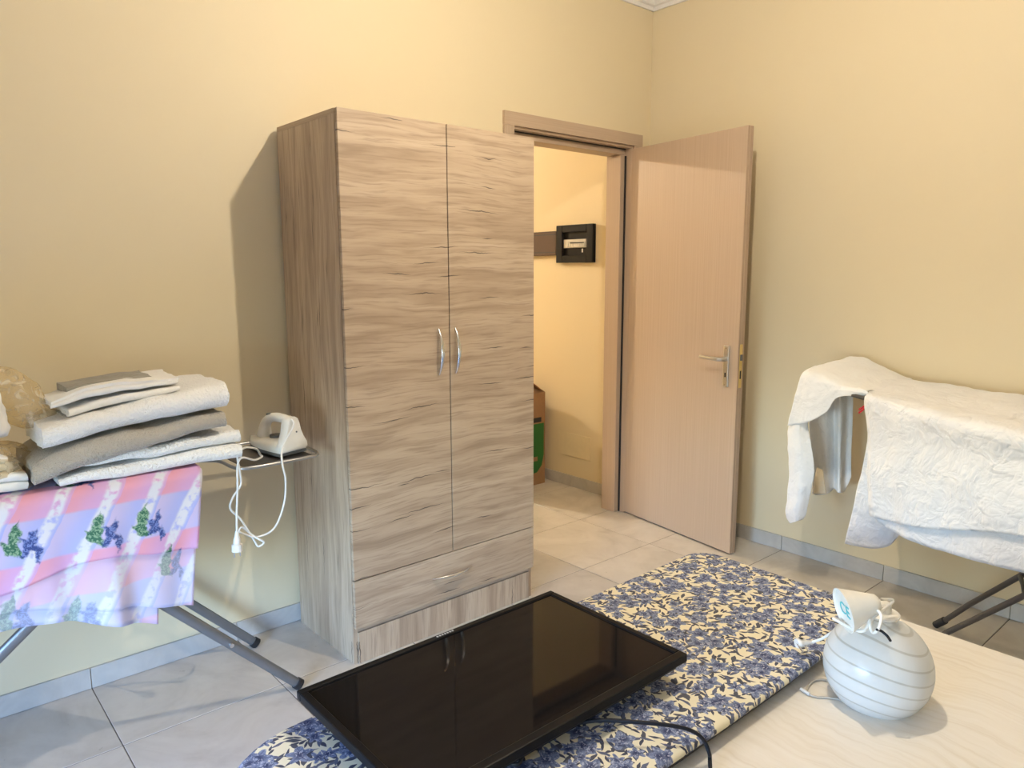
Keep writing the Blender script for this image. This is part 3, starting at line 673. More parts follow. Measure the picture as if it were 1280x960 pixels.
side = dv.cross(Vector((0, 0, 1))).normalized()
if side.dot(RGT) < 0: side = -side
for k in (-0.008, 0.008):
    q = c2 + dv * (0.030 + k); e = Vector((-0.62, -0.75, -0.12)).normalized(); obj('plug_pin', tube(B(), [q, q + e * 0.034], 0.0027, 8), 'chrome', pg, smooth=True, angle=40)
bm = B(); lathe(bm, [(0.0, 0.0), (0.0055, 0.0), (0.0, 0.001)], plugp + Vector((0, 0, 0.0137)), 12); obj('earth_hole', bm, 'dark_slot', pg)
bm = B(); tube(bm, [AZ(1096, 787, 0.6328), AZ(1102, 789, 0.6274), AZ(1109, 795, 0.6207), AZ(1113, 801, 0.6073)], 0.003, 8, 14); obj('bare_wire', bm, 'black_cable', cord, smooth=True)
# thin clear lead lying on the table beside the globe
cl = [AZ(1050, 861, TZ + 0.0035), AZ(1036, 851, TZ + 0.0035), AZ(1020, 850, TZ + 0.0035), AZ(1011, 857, TZ + 0.0035), AZ(1009, 866, TZ + 0.0035), AZ(1020, 871, TZ + 0.0035), AZ(1034, 872, TZ + 0.0035), AZ(1056, 875, TZ + 0.0035)]
ld = tag(obj('thin_lead', tube(B(), cl, 0.0028, 8, 50), 'clear_cable', None, AZ(1012, 862, TZ), smooth=True), 'thin beige lead looped on the table beside the glass globe', 'cable')
obj('tip', tube(B(), [AZ(1012, 868, TZ + 0.005), AZ(1001, 861, TZ + 0.005)], 0.0042, 8), 'white_plastic', ld, smooth=True, angle=40)

# ================================================================== LEFT IRONING BOARD
LZ = 0.845
lb = thing('ironing_board', (-3.2, -0.3, 0), 'steel-legged ironing board standing along the wall under a pink and lilac cover', 'ironing board')
bm = B(); box(bm, -4.0, -2.72, -0.488, -0.10, LZ - 0.030, LZ - 0.006, 0.008, 2); obj('board', bm, 'white_plastic', lb)
for y in (-0.50 + 0.02, -0.10):
    def oval(a, b_): return tube(B(), [a, b_], 0.0165, 14, flat=0.62)
    f = Vector((-2.452, y, 0.020)); t_ = Vector((-3.22, y, 0.81)); lg = obj('leg', oval(f, t_), 'steel_tube', lb, smooth=True, angle=50)
    d = (f - t_).normalized(); obj('foot_cap', tube(B(), [f - d * 0.006, f + d * 0.014], [0.020, 0.0205], 16, flat=0.8), 'black_rubber', lg, smooth=True, angle=50)
    f2 = Vector((-3.73, y + 0.045, 0.016)); t2 = Vector((-2.78, y + 0.045 if y < -0.3 else y - 0.045, 0.81)); f2.y = t2.y
    lg = obj('leg', oval(f2, t2), 'steel_tube', lb, smooth=True, angle=50)
    d = (f2 - t2).normalized(); obj('foot_cap', tube(B(), [f2 - d * 0.006, f2 + d * 0.012], [0.020, 0.0205], 16, flat=0.8), 'black_rubber', lg, smooth=True, angle=50)
q = Vector((-2.672, -0.48, 0.246)); bm = B(); tube(bm, [q + Vector((0, -0.012, 0)), q + Vector((0, -0.022, 0))], 0.007, 10); obj('rivet', bm, 'chrome', lb, smooth=True, angle=40)
for (a, b_) in (((-3.03, -0.47, 0.615), (-3.03, -0.11, 0.615)), ((-3.63, -0.44, 0.10), (-3.63, -0.14, 0.10))): obj('stretcher', tube(B(), [a, b_], 0.010, 10), 'steel_tube', lb, smooth=True, angle=40)
# iron rest: wire loop with plate
RZ = 0.806
loop = [(-2.74, -0.27, RZ + 0.008), (-2.66, -0.275, RZ + 0.003), (-2.612, -0.31, RZ), (-2.606, -0.40, RZ), (-2.595, -0.445, RZ), (-2.56, -0.463, RZ), (-2.46, -0.463, RZ), (-2.345, -0.455, RZ), (-2.312, -0.42, RZ), (-2.305, -0.34, RZ), (-2.31, -0.20, RZ), (-2.33, -0.135, RZ), (-2.40, -0.115, RZ), (-2.56, -0.112, RZ + 0.002), (-2.74, -0.12, RZ + 0.01)]
rs = obj('iron_rest', tube(B(), loop, 0.0058, 10, 70), 'wire_steel', lb, smooth=True)
bm = B(); box(bm, -2.575, -2.335, -0.43, -0.15, RZ - 0.005, RZ - 0.001, 0.001); obj('rest_plate', bm, 'dark_tube', lb)

# printed cover: three hanging layers and the top
cv = thing('printed_cover', (-3.1, -0.49, LZ - 0.4), 'pink and lilac flower-print cloth hanging over the front of the ironing board', 'cloth')
def hang(xs, ztop, hem, y, lead=0.30):
    rows = []
    for (x, hz, dx) in hem:
        pts = [(x, -0.15, LZ + 0.001), (x, -0.30, LZ + 0.001), (x, -0.455, LZ), (x, y + 0.018, LZ - 0.003), (x, y, LZ - 0.022)]
        for k in range(1, 7):
            t = k / 6; pts.append((x + dx * t, y - 0.004 * t, LZ - 0.022 + (hz - LZ + 0.022) * t))
        rows.append(pts)
    return rows
def drape(bm):
    for v in bm.verts:
        d = max(0.0, LZ - 0.04 - v.co.z); x = v.co.x
        bump_ = 0.9 * math.exp(-((x + 2.99) / 0.035) ** 2) + 0.5 * math.exp(-((x + 3.14) / 0.03) ** 2)
        v.co.y -= d * (0.05 + 0.030 * math.sin(x * 19 + 1.0 + d * 3) + 0.020 * math.sin(x * 41) + 0.07 * bump_)
        v.co.z += 0.002 * noise.noise(Vector((x * 8, v.co.y * 8, 0)))
bm = sheet(hang(0, 0, [(-3.75, 0.60, 0), (-3.50, 0.595, 0), (-3.26, 0.597, 0), (-3.13, 0.625, 0), (-3.0, 0.638, 0), (-2.88, 0.615, 0), (-2.728, 0.600, -0.030)], -0.503), 90, 44, 0.0, 6, 1.0, 0.0022); drape(bm)
obj('cloth_layer', bm, 'scarf_print', cv, smooth=True, uv=1)
bm = sheet(hang(0, 0, [(-3.75, 0.55, 0), (-3.50, 0.545, 0), (-3.24, 0.545, 0), (-3.12, 0.520, 0), (-3.03, 0.492, 0), (-2.97, 0.486, 0), (-2.88, 0.450, 0), (-2.735, 0.424, -0.047)], -0.498), 90, 44, 0.0, 6, 1.0, 0.0022); drape(bm)
for v in bm.verts: v.co.z -= 0.003; v.co.y += 0.004
obj('cloth_layer', bm, 'scarf_print_pale', cv, smooth=True, uv=1)
bm = sheet(hang(0, 0, [(-3.75, 0.50, 0), (-3.50, 0.505, 0), (-3.26, 0.502, 0), (-3.13, 0.486, 0), (-3.05, 0.458, 0), (-2.96, 0.430, 0), (-2.85, 0.400, -0.035)], -0.493), 80, 44, 0.0, 6, 1.0, 0.0022); drape(bm)
for v in bm.verts: v.co.z -= 0.006; v.co.y += 0.008
obj('cloth_layer', bm, 'scarf_print_pale', cv, smooth=True, uv=1)

# ================================================================== FOLDED LAUNDRY
def laundry(name, label, cat, line, y0, y1, n, mat, **k):
    zb = min(q[1] for q in line); xm = sum(q[0] for q in line) / len(line)
    o = obj(name, folded(line, y0, y1, n, **k), mat, None, (xm, (y0 + y1) / 2, zb), smooth=True, angle=70)
    return tag(o, label, cat, 'folded laundry on the ironing board')
laundry('folded_towel', 'thick white towel at the bottom of the laundry pile', 'towel', [(-3.095, 0.853, 0.020), (-2.95, 0.853, 0.033), (-2.80, 0.853, 0.040), (-2.68, 0.853, 0.044), (-2.60, 0.848, 0.044)], -0.475, -0.16, 2, 'white_terry', amp=0.007, seed=1)
laundry('folded_towel', 'white towel with loose folds second from the bottom of the pile', 'towel', [(-3.03, 0.888, 0.008), (-2.93, 0.889, 0.026), (-2.80, 0.895, 0.036), (-2.69, 0.899, 0.040), (-2.595, 0.896, 0.036)], -0.468, -0.17, 2, 'white_terry', amp=0.010, seed=4)
laundry('folded_towel', 'cream towel behind the white towels next to the iron', 'towel', [(-2.70, 0.941, 0.022), (-2.65, 0.941, 0.026), (-2.60, 0.938, 0.020)], -0.30, -0.16, 2, 'cream_terry', amp=0.004, seed=9, nu=16)
laundry('folded_towel', 'grey terry towel in the middle of the laundry pile', 'towel', [(-3.155, 0.874, 0.045), (-3.09, 0.886, 0.064), (-2.98, 0.912, 0.062), (-2.86, 0.935, 0.052), (-2.74, 0.952, 0.050), (-2.645, 0.960, 0.044)], -0.478, -0.17, 2, 'grey_terry', amp=0.012, seed=14, fill=0.98)
laundry('folded_towel', 'plump white towel folded over above the grey towel', 'towel', [(-3.125, 0.960, 0.058), (-3.02, 0.979, 0.062), (-2.90, 0.996, 0.062), (-2.76, 1.013, 0.068), (-2.63, 1.022, 0.072)], -0.47, -0.20, 2, 'white_terry', amp=0.009, seed=20, fill=0.97)
laundry('folded_cloth', 'white cotton cloth directly on the plump white towel', 'cloth', [(-3.055, 1.040, 0.018), (-2.95, 1.058, 0.024), (-2.85, 1.070, 0.022), (-2.76, 1.084, 0.014)], -0.45, -0.24, 2, 'white_cotton', amp=0.008, seed=24)
laundry('folded_cloth', 'crumpled white cotton cloth near the top of the pile', 'cloth', [(-3.09, 1.060, 0.020), (-3.0, 1.076, 0.030), (-2.90, 1.090, 0.026), (-2.81, 1.098, 0.022), (-2.755, 1.104, 0.014)], -0.44, -0.25, 3, 'white_cotton', amp=0.012, seed=28)
laundry('folded_cloth', 'thin grey cloth on the very top of the pile', 'cloth', [(-3.045, 1.092, 0.020), (-2.96, 1.110, 0.012), (-2.88, 1.114, 0.012), (-2.82, 1.118, 0.008)], -0.40, -0.27, 2, 'grey_cotton', amp=0.010, seed=33)
# left end: bagged linen, clear bag, crumpled cloth
bl = thing('bagged_linen', (-3.26, -0.36, LZ), 'white folded linen packed in clear plastic beside the towels', 'linen', 'folded laundry on the ironing board')
obj('linen', folded([(-3.50, 0.853, 0.05), (-3.30, 0.853, 0.052), (-3.20, 0.853, 0.050), (-3.165, 0.853, 0.042)], -0.44, -0.18, 4, amp=0.004, seed=40), 'white_cotton', bl, smooth=True, angle=70)
obj('linen', folded([(-3.50, 0.906, 0.05), (-3.34, 0.906, 0.05), (-3.23, 0.906, 0.045), (-3.20, 0.906, 0.034)], -0.42, -0.20, 4, amp=0.004, seed=43), 'white_cotton', bl, smooth=True, angle=70)
bm = blob((-3.34, -0.31, 0.913), (0.21, 0.165, 0.066), 0.12, 14, 3.0)
for v in bm.verts: v.co.z = max(v.co.z, 0.852)
obj('plastic_bag', bm, 'film', bl, smooth=True)
b1 = AY(20, 486, -0.33); b2 = AY(52, 538, -0.33)
bm = B(); tube(bm, [(-3.30, -0.30, 1.165), (-3.20, -0.30, 1.115), (-3.155, -0.30, 1.075), (-3.10, -0.30, 1.02), (-3.075, -0.30, 0.985)], [0.055, 0.066, 0.066, 0.050, 0.030], 20, 30)
for v in bm.verts: v.co += Vector((0.012, 0.02, 0.012)) * nz(v.co, 16, 2.0) * 1.2 + Vector((0.006, 0.0, 0.006)) * nz(v.co, 40, 5.0)
pb = tag(obj('plastic_bag', bm, 'film', None, (-3.18, -0.30, 0.97), smooth=True), 'crinkled clear plastic bag rising beside the towel pile', 'bag', 'folded laundry on the ironing board')
bm = blob((-3.245, -0.38, 1.045), (0.055, 0.06, 0.085), 0.35, 17, 8.0)
tag(obj('crumpled_cloth', bm, 'white_cotton', None, (-3.24, -0.38, 0.96), smooth=True), 'crumpled white cloth in front of the clear plastic bag', 'cloth', 'folded laundry on the ironing board')

# ================================================================== IRON
IR = thing('iron', (-2.40, -0.34, RZ + 0.006), 'white electric iron on the wire rest with its cord hanging down', 'iron')
hx, hy, hz = -2.392, -0.405, RZ + 0.0065; ia = math.radians(104)      # heel centre and heading of the nose
fwd = Vector((math.cos(ia), math.sin(ia), 0)); sid = Vector((fwd.y, -fwd.x, 0))
def I(l, s, z): return Vector((hx, hy, hz)) + fwd * l + sid * s + Vector((0, 0, z))
def plan(l): return 0.056 * max(0.0, 1 - (max(l, 0) / 0.235) ** 2.2) ** 0.75 + 0.001
def loftI(secs, name, mat, sm=50):
    bm = B(); rg = [[bm.verts.new(p) for p in s] for s in secs]; n = len(rg[0])
    for a, b_ in zip(rg, rg[1:]):
        for k in range(n): bm.faces.new((a[k], a[(k + 1) % n], b_[(k + 1) % n], b_[k]))
    bm.faces.new(rg[0][::-1]); bm.faces.new(rg[-1]); return obj(name, bm, mat, IR, smooth=True, angle=sm)
ls = [0.0, 0.03, 0.07, 0.11, 0.15, 0.18, 0.205, 0.222, 0.232]
outl = lambda k, z: [I(l, plan(l) * k, z) for l in ls] + [I(l, -plan(l) * k, z) for l in ls[::-1]]
loftI([outl(1.0, 0.0), outl(1.0, 0.006), outl(0.97, 0.010)], 'soleplate', 'grey_plastic')
def top(l): return 0.050 - 0.020 * (l / 0.23)
loftI([outl(0.97, 0.0105), outl(1.0, 0.024), [I(l, plan(l) * 0.86, top(l) * 0.9) for l in ls] + [I(l, -plan(l) * 0.86, top(l) * 0.9) for l in ls[::-1]], [I(l, plan(l) * 0.5, top(l) + 0.006) for l in ls] + [I(l, -plan(l) * 0.5, top(l) + 0.006) for l in ls[::-1]]], 'body', 'iron_white', 60)
hp = [(-0.050, 0.012), (-0.056, 0.022), (-0.054, 0.036), (-0.042, 0.056), (-0.031, 0.080), (-0.026, 0.105), (-0.021, 0.121), (-0.010, 0.130), (0.006, 0.131), (0.018, 0.124), (0.025, 0.106), (0.031, 0.080), (0.042, 0.056), (0.055, 0.036), (0.057, 0.022), (0.050, 0.012)]
heel = loftI([[I(-0.012, s * 0.90, 0.006 + z * 0.95) for s, z in hp], [I(-0.006, s, z) for s, z in hp], [I(0.018, s, z) for s, z in hp], [I(0.030, s * 0.85, z * 0.96) for s, z in hp]], 'heel', 'iron_white')
obj('handle', tube(B(), [I(0.012, 0, 0.113), I(0.05, 0, 0.119), I(0.09, 0, 0.119), I(0.125, 0, 0.108), I(0.145, 0, 0.085), I(0.155, 0, 0.045)], [0.017, 0.016, 0.0155, 0.016, 0.019, 0.026], 14, 26), 'iron_white', IR, smooth=True)
bm = B(); lathe(bm, [(0.0, 0.0), (0.024, 0.0), (0.024, 0.009), (0.0, 0.010)], I(0.085, 0, top(0.085) + 0.006), 24); obj('dial', bm, 'grey_plastic', IR, smooth=True, angle=40)
bm = B(); box(bm, -0.012, 0.012, -0.010, 0.010, 0, 0.010, 0.003, 2)
for v in bm.verts: v.co = I(0.115 + v.co.x, v.co.y, 0.121 + v.co.z)
obj('steam_button', bm, 'grey_plastic', IR)
bm = B(); tube(bm, [I(-0.012, 0.008, 0.078), I(-0.0135, 0.008, 0.078)], 0.003, 10); obj('screw', bm, 'grey_plastic', heel)
Yc = -0.46
cp = [I(-0.004, -0.006, 0.122), I(-0.020, -0.010, 0.120), I(-0.026, -0.016, 0.10), AY(353, 560, -0.445), AY(353, 580, Yc - 0.015), AY(357, 600, Yc - 0.015), AY(355, 630, Yc), AY(343, 660, Yc), AY(322, 671, Yc), AY(304, 667, Yc + 0.005), AY(299, 664, Yc + 0.012), AY(303, 659, Yc + 0.016), AY(314, 668, Yc + 0.006), AY(322, 673, Yc - 0.005), AY(330, 678, Yc - 0.008), AY(323, 683, Yc - 0.004), AY(318, 676, Yc + 0.002), AY(308, 660, Yc + 0.012), AY(300, 648, Yc + 0.012), AY(288, 636, Yc + 0.01), AY(291, 622, Yc + 0.01), AY(301, 606, Yc + 0.008), AY(300, 590, Yc + 0.006), AY(297, 570, Yc + 0.004), AY(305, 560, Yc + 0.03), AY(320, 561, Yc + 0.06), (-2.49, -0.36, RZ + 0.012), (-2.50, -0.40, RZ + 0.014), AY(318, 575, Yc + 0.03), AY(303, 572, Yc - 0.01), AY(297, 582, Yc - 0.016), AY(297, 610, Yc - 0.016), AY(296, 640, Yc - 0.016), AY(296, 666, Yc - 0.016)]
cord = obj('power_cord', tube(B(), cp, 0.0034, 8, 190), 'white_cable', IR, smooth=True)
a, b_ = AY(296, 664, Yc - 0.016), AY(296.5, 689, Yc - 0.016)
bm = B(); tube(bm, [a, a.lerp(b_, 0.25), a.lerp(b_, 0.4), a.lerp(b_, 0.62), a.lerp(b_, 0.66), b_], [0.005, 0.0075, 0.011, 0.012, 0.0165, 0.0165], 14); pl = obj('plug', bm, 'white_plastic', cord, smooth=True, angle=35)
for s in (-0.0095, 0.0095): obj('plug_pin', tube(B(), [b_ + Vector((s, 0, 0.002)), b_ + Vector((s, 0, -0.018))], 0.0024, 8), 'chrome', pl, smooth=True, angle=40)

# ================================================================== DRYING RACK AND SHEETS
RA = math.radians(20); rd = Vector((-math.sin(RA), -math.cos(RA), 0)); rn = Vector((math.cos(RA), -math.sin(RA), 0)); R0 = Vector((-0.507, -1.463, 0))
def RK(s, n, z): return R0 + rd * s + rn * n + Vector((0, 0, z))
rk = thing('drying_rack', RK(0.55, 0.2, 0), 'dark tubular folding rack under the white sheets', 'drying rack')
hzr = 0.925
obj('rail', tube(B(), [RK(-0.20, 0.02, 0.945), RK(0.0, 0.015, 0.933), RK(0.3, 0.02, 0.908), RK(1.25, 0.02, 0.90)], 0.008, 10), 'dark_tube', rk, smooth=True, angle=50)
obj('rail', tube(B(), [(-0.06, -1.42, 0.935), (-0.10, -1.75, 0.925), (-0.20, -2.2, 0.915), RK(1.25, 0.45, 0.91)], 0.008, 10), 'dark_tube', rk, smooth=True, angle=50)
for (a, b_) in (((RK(-0.19, 0.02, 0.945)), (-0.06, -1.42, 0.935)), (RK(0.35, 0.02, 0.905), (-0.13, -1.9, 0.922)), (RK(1.24, 0.02, 0.90), RK(1.24, 0.45, 0.91))): obj('cross_bar', tube(B(), [a, b_], 0.005, 8), 'dark_tube', rk, smooth=True, angle=50)
la = [(-0.312, -1.772, 0.012), AX(1182, 775, -0.325), AX(1211, 756, -0.344), AX(1275, 720, -0.406), RK(1.0, 0.40, 0.90)]
lb_ = [(-0.535, -1.815, 0.012), (-0.56, -1.885, 0.105), AX(1281, 744, -0.65), RK(1.0, 0.10, 0.895)]
for L_ in (la, lb_):
    lg = obj('leg', tube(B(), L_, 0.0105, 12), 'dark_tube', rk, smooth=True, angle=60)
    d = (Vector(L_[1]) - Vector(L_[0])).normalized(); obj('foot_cap', tube(B(), [Vector(L_[0]) - d * 0.004, Vector(L_[0]) + d * 0.05], 0.0145, 12), 'black_rubber', lg, smooth=True, angle=60)
obj('leg_brace', tube(B(), [AX(1275, 720, -0.406), AX(1279, 731, -0.53), AX(1281, 743, -0.65)], 0.008, 10), 'dark_tube', rk, smooth=True, angle=60)
for n_ in (0.05, 0.36):
    f = RK(1.15, n_, 0.012); f.x = min(f.x, -0.1)
    lg = obj('leg', tube(B(), [f, RK(0.75, n_, 0.40), RK(0.42, n_, 0.885)], 0.0105, 12), 'dark_tube', rk, smooth=True, angle=60); obj('foot_cap', tube(B(), [f, f + Vector((0, 0, 0.05)) - rd * 0.03], 0.0145, 12), 'black_rubber', lg, smooth=True, angle=60)
bm = B()
pa, pb_ = AX(1074, 514, -0.49), AX(1087, 506, -0.515)
for s in (-0.005, 0.005): tube(bm, [pa + Vector((0, 0, s * 1.4)), pb_ + Vector((0, 0, s * 0.6 + 0.006))], 0.004, 6)
tag(obj('clothes_peg', bm, 'red_plastic', None, pa), 'red plastic clothes peg clipped under the edge of the white sheet', 'clothes peg')

# large sheet: rows along the rack, each from the wall side over the top and down the front
def srow(bt, ft, hem, off=0.0, kk=0.0):
    bt, ft, hem = Vector(bt), Vector(ft), Vector(hem); o = rn * off - Vector((0, 0, abs(off) * 0.6))
    bt = bt - Vector((0, 0, abs(off) * 0.6)); ft = ft + o; hem = hem + rn * off; up = Vector((0, 0, 0.012))
    return [bt + Vector((0.015, 0, -0.16)), bt + Vector((0.012, 0, -0.05)), bt, bt.lerp(ft, 0.33) + up * 0.5, bt.lerp(ft, 0.7) + up * 0.3, bt.lerp(ft, 0.93) + up * 0.2, ft + rn * -0.006 + Vector((0, 0, -0.022)), ft.lerp(hem, 0.25), ft.lerp(hem, 0.5), ft.lerp(hem, 0.75), hem]
BTs = [(-0.045, -1.40, 0.985), (-0.045, -1.54, 0.958), (-0.05, -1.72, 0.948), (-0.06, -1.95, 0.938), (-0.10, -2.25, 0.935), (-0.20, -2.65, 0.93)]
FTs = [AX(1083, 494, -0.512), (-0.545, -1.572, 0.945), (-0.62, -1.78, 0.928), (-0.70, -2.00, 0.924), (-0.80, -2.27, 0.925), (-0.93, -2.65, 0.925)]
H1 = [(-0.555, -1.575, 0.475), (-0.590, -1.665, 0.482), (-0.640, -1.82, 0.508), (-0.715, -2.03, 0.570), (-0.82, -2.30, 0.62), (-0.95, -2.66, 0.62)]
H2 = [(-0.562, -1.585, 0.470), (-0.595, -1.67, 0.445), (-0.645, -1.83, 0.436), (-0.725, -2.05, 0.460), (-0.82, -2.30, 0.485), (-0.95, -2.66, 0.49)]
sh = thing('bed_sheet', (-0.5, -1.9, 0.40), 'large crumpled white sheet draped over the rack, hanging in layers', 'sheet')
def wf(a, seed): return lambda i, j: a * max(0, j - 0.5) * 2 * (math.sin(i * 26 + 3 * j + seed) * 0.6 + math.sin(i * 57 + seed * 3) * 0.25)
obj('front_layer', sheet([srow(a, b_, c) for a, b_, c in zip(BTs, FTs, H1)], 130, 90, 0.010, 7, 2.0, 0.004, wf(0.007, 0.3)), 'sheet_white', sh, smooth=True, uv=1)
obj('under_layer', sheet([srow(a, b_, c, 0.016) for a, b_, c in zip(BTs, FTs, H2)], 110, 80, 0.010, 7, 2.0, 0.004, wf(0.007, 0.3)), 'sheet_white', sh, smooth=True, uv=1)
fr = []
for (t0, t1, b0) in (((1086, 505), (1083, 560), (1056, 679)), ((1098, 505), (1096, 570), (1076, 684)), ((1110, 508), (1112, 570), (1094, 686)), ((1122, 510), (1126, 575), (1113, 681)), ((1132, 512), (1136, 580), (1127, 666))):
    k = (t0[0] - 1086) / 46; x = -0.50 - 0.02 * k
    fr.append([AX(*t0, x), AX(*t1, x - 0.012), AX((t1[0] + b0[0]) / 2, (t1[1] + b0[1]) / 2, x - 0.018), AX(*b0, x - 0.01 + 0.05 * k)])
obj('side_flap', sheet(fr, 40, 50, 0.007, 12, 6.0, 0.004), 'sheet_white', sh, smooth=True, uv=1)

# smaller towel over the rack's end
tw = thing('hanging_towel', (-0.35, -1.3, 0.36), 'white towel hung over the end of the rack with a corner trailing down', 'towel')
xt = -0.46
rows = [
 [(-0.035, -1.26, 0.90), (-0.035, -1.26, 0.99), (-0.05, -1.265, 1.035), (-0.20, -1.24, 1.028), (-0.36, -1.22, 1.015), AX(1003, 467, xt), AX(996, 487, xt - 0.02), AX(990, 510, xt - 0.03), AX(985, 532, xt - 0.03)],
 [(-0.035, -1.30, 0.90), (-0.035, -1.30, 0.99), (-0.05, -1.305, 1.035), (-0.20, -1.29, 1.025), (-0.36, -1.275, 1.01), AX(1018, 469, xt), AX(1014, 487, xt - 0.025), AX(1012, 505, xt - 0.035), AX(1009, 528, xt - 0.035)],
 [(-0.035, -1.35, 0.90), (-0.035, -1.35, 0.97), (-0.05, -1.355, 1.015), (-0.20, -1.35, 1.008), (-0.36, -1.345, 0.995), AX(1034, 474, xt), AX(1034, 487, xt - 0.025), AX(1034, 498, xt - 0.03), AX(1033, 515, xt - 0.03)],
 [(-0.035, -1.41, 0.90), (-0.035, -1.41, 0.96), (-0.05, -1.42, 0.99), (-0.20, -1.42, 0.985), (-0.36, -1.42, 0.975), AX(1054, 480, xt), AX(1052, 486, xt - 0.025), AX(1050, 490, xt - 0.025), AX(1047, 497, xt - 0.025)],
 [(-0.035, -1.50, 0.88), (-0.035, -1.50, 0.94), (-0.05, -1.505, 0.966), (-0.20, -1.51, 0.962), (-0.36, -1.51, 0.955), AX(1085, 489, xt - 0.02), AX(1085, 491, xt - 0.035), AX(1083, 493, xt - 0.035), AX(1080, 494, xt - 0.03)]]
obj('top_fold', sheet(rows, 60, 70, 0.010, 10, 11.0, 0.006), 'towel_white', tw, smooth=True, uv=1)
st_ = [[(987, 520), (997, 519), (1009, 516)], [(985, 534), (997, 533), (1010, 530)], [(985, 560), (999, 560), (1015, 562)], [(987, 590), (1001, 592), (1018, 588)], [(984, 625), (998, 622), (1014, 612)], [(983, 645), (995, 642), (1008, 640)], [(988, 654), (995, 652), (1003, 649)]]
rows = []
for k in range(3): rows.append([AX(*r[k], (xt - 0.028, xt - 0.045, xt - 0.015)[k] + (0.03 if n_ == 0 else 0.012 if n_ == 1 else 0)) for n_, r in enumerate(st_)])
obj('trailing_corner', sheet(rows, 24, 50, 0.008, 16, 4.0, 0.006), 'towel_white', tw, smooth=True, uv=1)
rows = []
for (a, b_, x) in (((1012, 505), (1016, 617), -0.33), ((1022, 500), (1022, 619), -0.30), ((1033, 497), (1034, 617), -0.28), ((1043, 493), (1043, 611), -0.24), ((1050, 490), (1049, 616), -0.26), ((1058, 489), (1056, 613), -0.21), ((1066, 489), (1064, 596), -0.19)):
    rows.append([AX(a[0], a[1] - 9, x), AX(a[0], a[1] + 35, x), AX(b_[0], b_[1] - 30, x), AX(b_[0], b_[1], x)])
obj('back_fold', sheet(rows, 60, 36, 0.005, 12, 7.0, 0.005), 'towel_white', tw, smooth=True, uv=1)
rows = [[AX(1021, 584, -0.34), AX(1018, 600, -0.345), AX(1017, 617, -0.34)], [AX(1029, 588, -0.335), AX(1030, 600, -0.345), AX(1033, 617, -0.335)]]
obj('label_corner', sheet(rows, 10, 14, 0.002, 20, 7.0, 0.004), 'cream_terry', tw, smooth=True, uv=1)

# ================================================================== HALLWAY
ep = thing('electrical_panel', (0, 0.565, 1.48), 'black electrical panel with a row of breakers on the hallway wall', 'electrical panel')
y0, y1, z0, z1 = 0.402, 0.727, 1.484, 1.721
bm = B(); fw = 0.055
box(bm, -0.030, 0, y0, y0 + fw, z0, z1, 0.003); box(bm, -0.030, 0, y1 - fw, y1, z0, z1, 0.003); box(bm, -0.030, 0, y0 + fw, y1 - fw, z0, z0 + 0.045, 0.003); box(bm, -0.030, 0, y0 + fw, y1 - fw, z1 - 0.045, z1, 0.003); obj('frame', bm, 'panel_black', ep)
obj('backplate', box(B(), -0.012, 0, y0 + fw, y1 - fw, z0 + 0.045, z1 - 0.045), 'panel_black', ep)
zb = (z0 + z1) / 2 + 0.0
obj('breaker_rail', box(B(), -0.020, -0.0125, 0.470, 0.665, zb - 0.025, zb + 0.028, 0.001), 'breaker_white', ep)
for k in range(8):
    yy = 0.475 + k * 0.0205; obj('breaker', box(B(), -0.027, -0.0202, yy, yy + 0.018, zb - 0.020, zb + 0.012, 0.001), 'breaker_white', ep)
obj('switch_toggle', box(B(), -0.030, -0.0272, 0.48, 0.60, zb + 0.002, zb + 0.009), 'dark_slot', ep)
obj('indicator', box(B(), -0.0155, -0.0122, 0.500, 0.510, zb - 0.055, zb - 0.032), 'white_plastic', ep)
bm = B(); box(bm, -0.028, 0, y1 + 0.002, 1.9, 1.533, 1.688, 0.003); tr = tag(obj('wall_trunking', bm, 'trunking_brown', None, (0, 1.3, 1.53)), 'brown horizontal trunking board running up to the black electrical panel', 'trunking')
obj('groove', box(B(), -0.0292, -0.0278, y1 + 0.004, 1.898, 1.550, 1.556), 'dark_slot', tr); obj('groove', box(B(), -0.0292, -0.0278, y1 + 0.004, 1.898, 1.664, 1.670), 'dark_slot', tr)
tag(obj('access_plate', box(B(), -0.004, 0, 0.418, 0.712, 0.205, 0.362, 0.0015), 'cover_plate', None, (0, 0.565, 0.2)), 'cream cover plate low on the hallway wall above the skirting', 'cover plate')
bx = thing('cardboard_box', (-0.30, 1.0, 0), 'tall brown cardboard box with a green printed side standing in the hallway', 'box')
X0, X1, Y0, Y1, H = -0.50, -0.075, 0.775, 1.12, 0.625
bm = B(); box(bm, X0, X1, Y0, Y0 + 0.005, 0.0, H); box(bm, X0, X1, Y1 - 0.005, Y1, 0, H); box(bm, X0, X0 + 0.005, Y0 + 0.005, Y1 - 0.005, 0, H); box(bm, X1 - 0.005, X1, Y0 + 0.005, Y1 - 0.005, 0, H); box(bm, X0 + 0.005, X1 - 0.005, Y0 + 0.005, Y1 - 0.005, 0, 0.005); obj('carton', bm, 'cardboard', bx)
bm = B(); prism(bm, [(X1 - 0.012, Y0 - 0.0006, 0.42), (X0, Y0 - 0.0006, 0.42), (X0, Y0 - 0.0006, 0.06), (X1 - 0.075, Y0 - 0.0006, 0.085), (X1 - 0.03, Y0 - 0.0006, 0.13), (X1 - 0.012, Y0 - 0.0006, 0.20)], (0, 0.0005, 0)); obj('green_print', bm, 'box_green', bx)
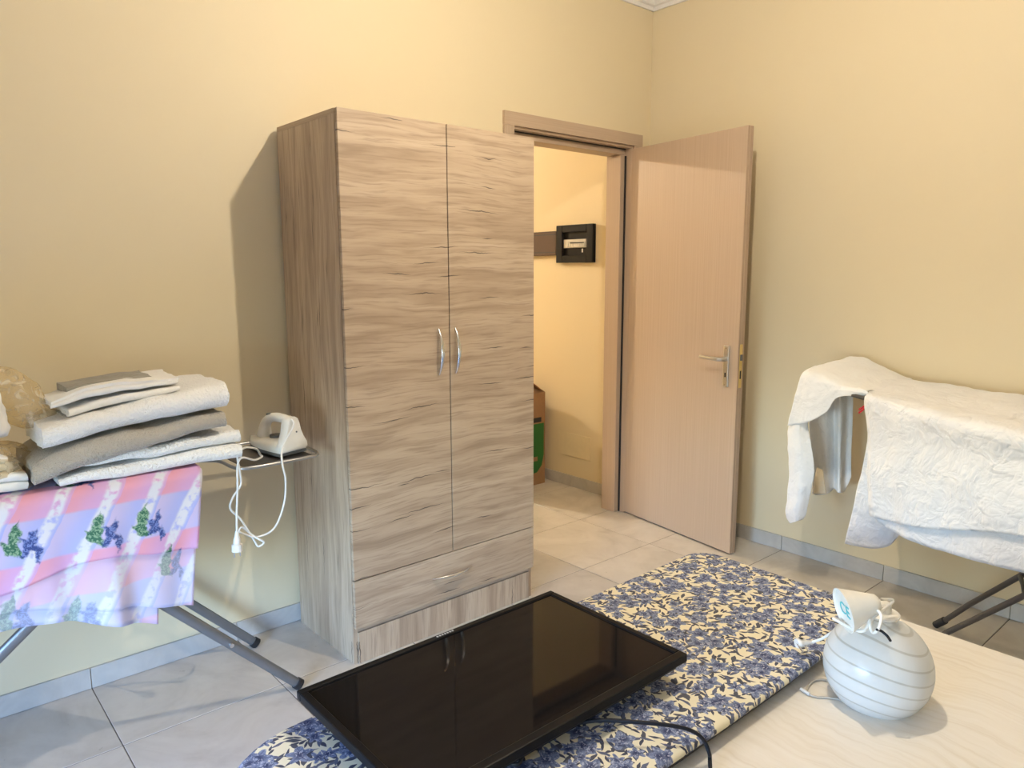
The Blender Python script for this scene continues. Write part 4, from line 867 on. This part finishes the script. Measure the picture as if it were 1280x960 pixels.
bm = B(); box(bm, X1 - 0.16, X1 - 0.036, Y0 - 0.0012, Y0 - 0.0001, 0.43, 0.462); obj('black_print', bm, 'dark_slot', bx)
bm = B(); box(bm, X1 - 0.14, X1 - 0.07, Y0 - 0.0014, Y0 - 0.0006, 0.165, 0.195); obj('tan_print', bm, 'cardboard', bx)
def flap(p0, p1, d): bm = B(); prism(bm, [Vector(p0), Vector(p1), Vector(p1) + Vector(d), Vector(p0) + Vector(d)], (0.003, 0.003, 0.003)); return bm
obj('flap', flap((X0, Y0, H), (X1, Y0, H), (-0.02, 0.11, 0.05)), 'cardboard', bx); obj('flap', flap((X1, Y0 + 0.01, H), (X1, Y1, H), (-0.09, 0, 0.065)), 'cardboard', bx); obj('flap', flap((X0, Y1, H), (X1, Y1, H), (0, 0.03, 0.12)), 'cardboard', bx)

# ================================================================== LAMPS (above the frame)
pn = thing('pendant_lamp', LAMP_POS + Vector((0, 0, 0)), 'bare warm bulb hanging from the bedroom ceiling', 'lamp')
bm = B(); bmesh.ops.create_uvsphere(bm, u_segments=24, v_segments=16, radius=0.016)
for v in bm.verts: v.co += LAMP_POS
obj('bulb', bm, 'lit_bulb', pn, smooth=True)
obj('socket', lathe(B(), [(0.012, 0.0155), (0.020, 0.03), (0.020, 0.09), (0.006, 0.10)], LAMP_POS, 20, None, True, True), 'white_plastic', pn, smooth=True, angle=40)
obj('cord', tube(B(), [LAMP_POS + Vector((0, 0, 0.098)), Vector((LAMP_POS.x, LAMP_POS.y, ZC))], 0.003, 8), 'white_cable', pn)
hl = thing('hallway_lamp', HALL_POS, 'round lit lamp hanging from the hallway ceiling', 'lamp')
bm = B(); bmesh.ops.create_uvsphere(bm, u_segments=24, v_segments=16, radius=0.030)
for v in bm.verts: v.co += HALL_POS
obj('lamp_globe', bm, 'lit_hall_globe', hl, smooth=True)
obj('cord', tube(B(), [HALL_POS + Vector((0, 0, 0.029)), Vector((HALL_POS.x, HALL_POS.y, ZC))], 0.004, 8), 'white_cable', hl)
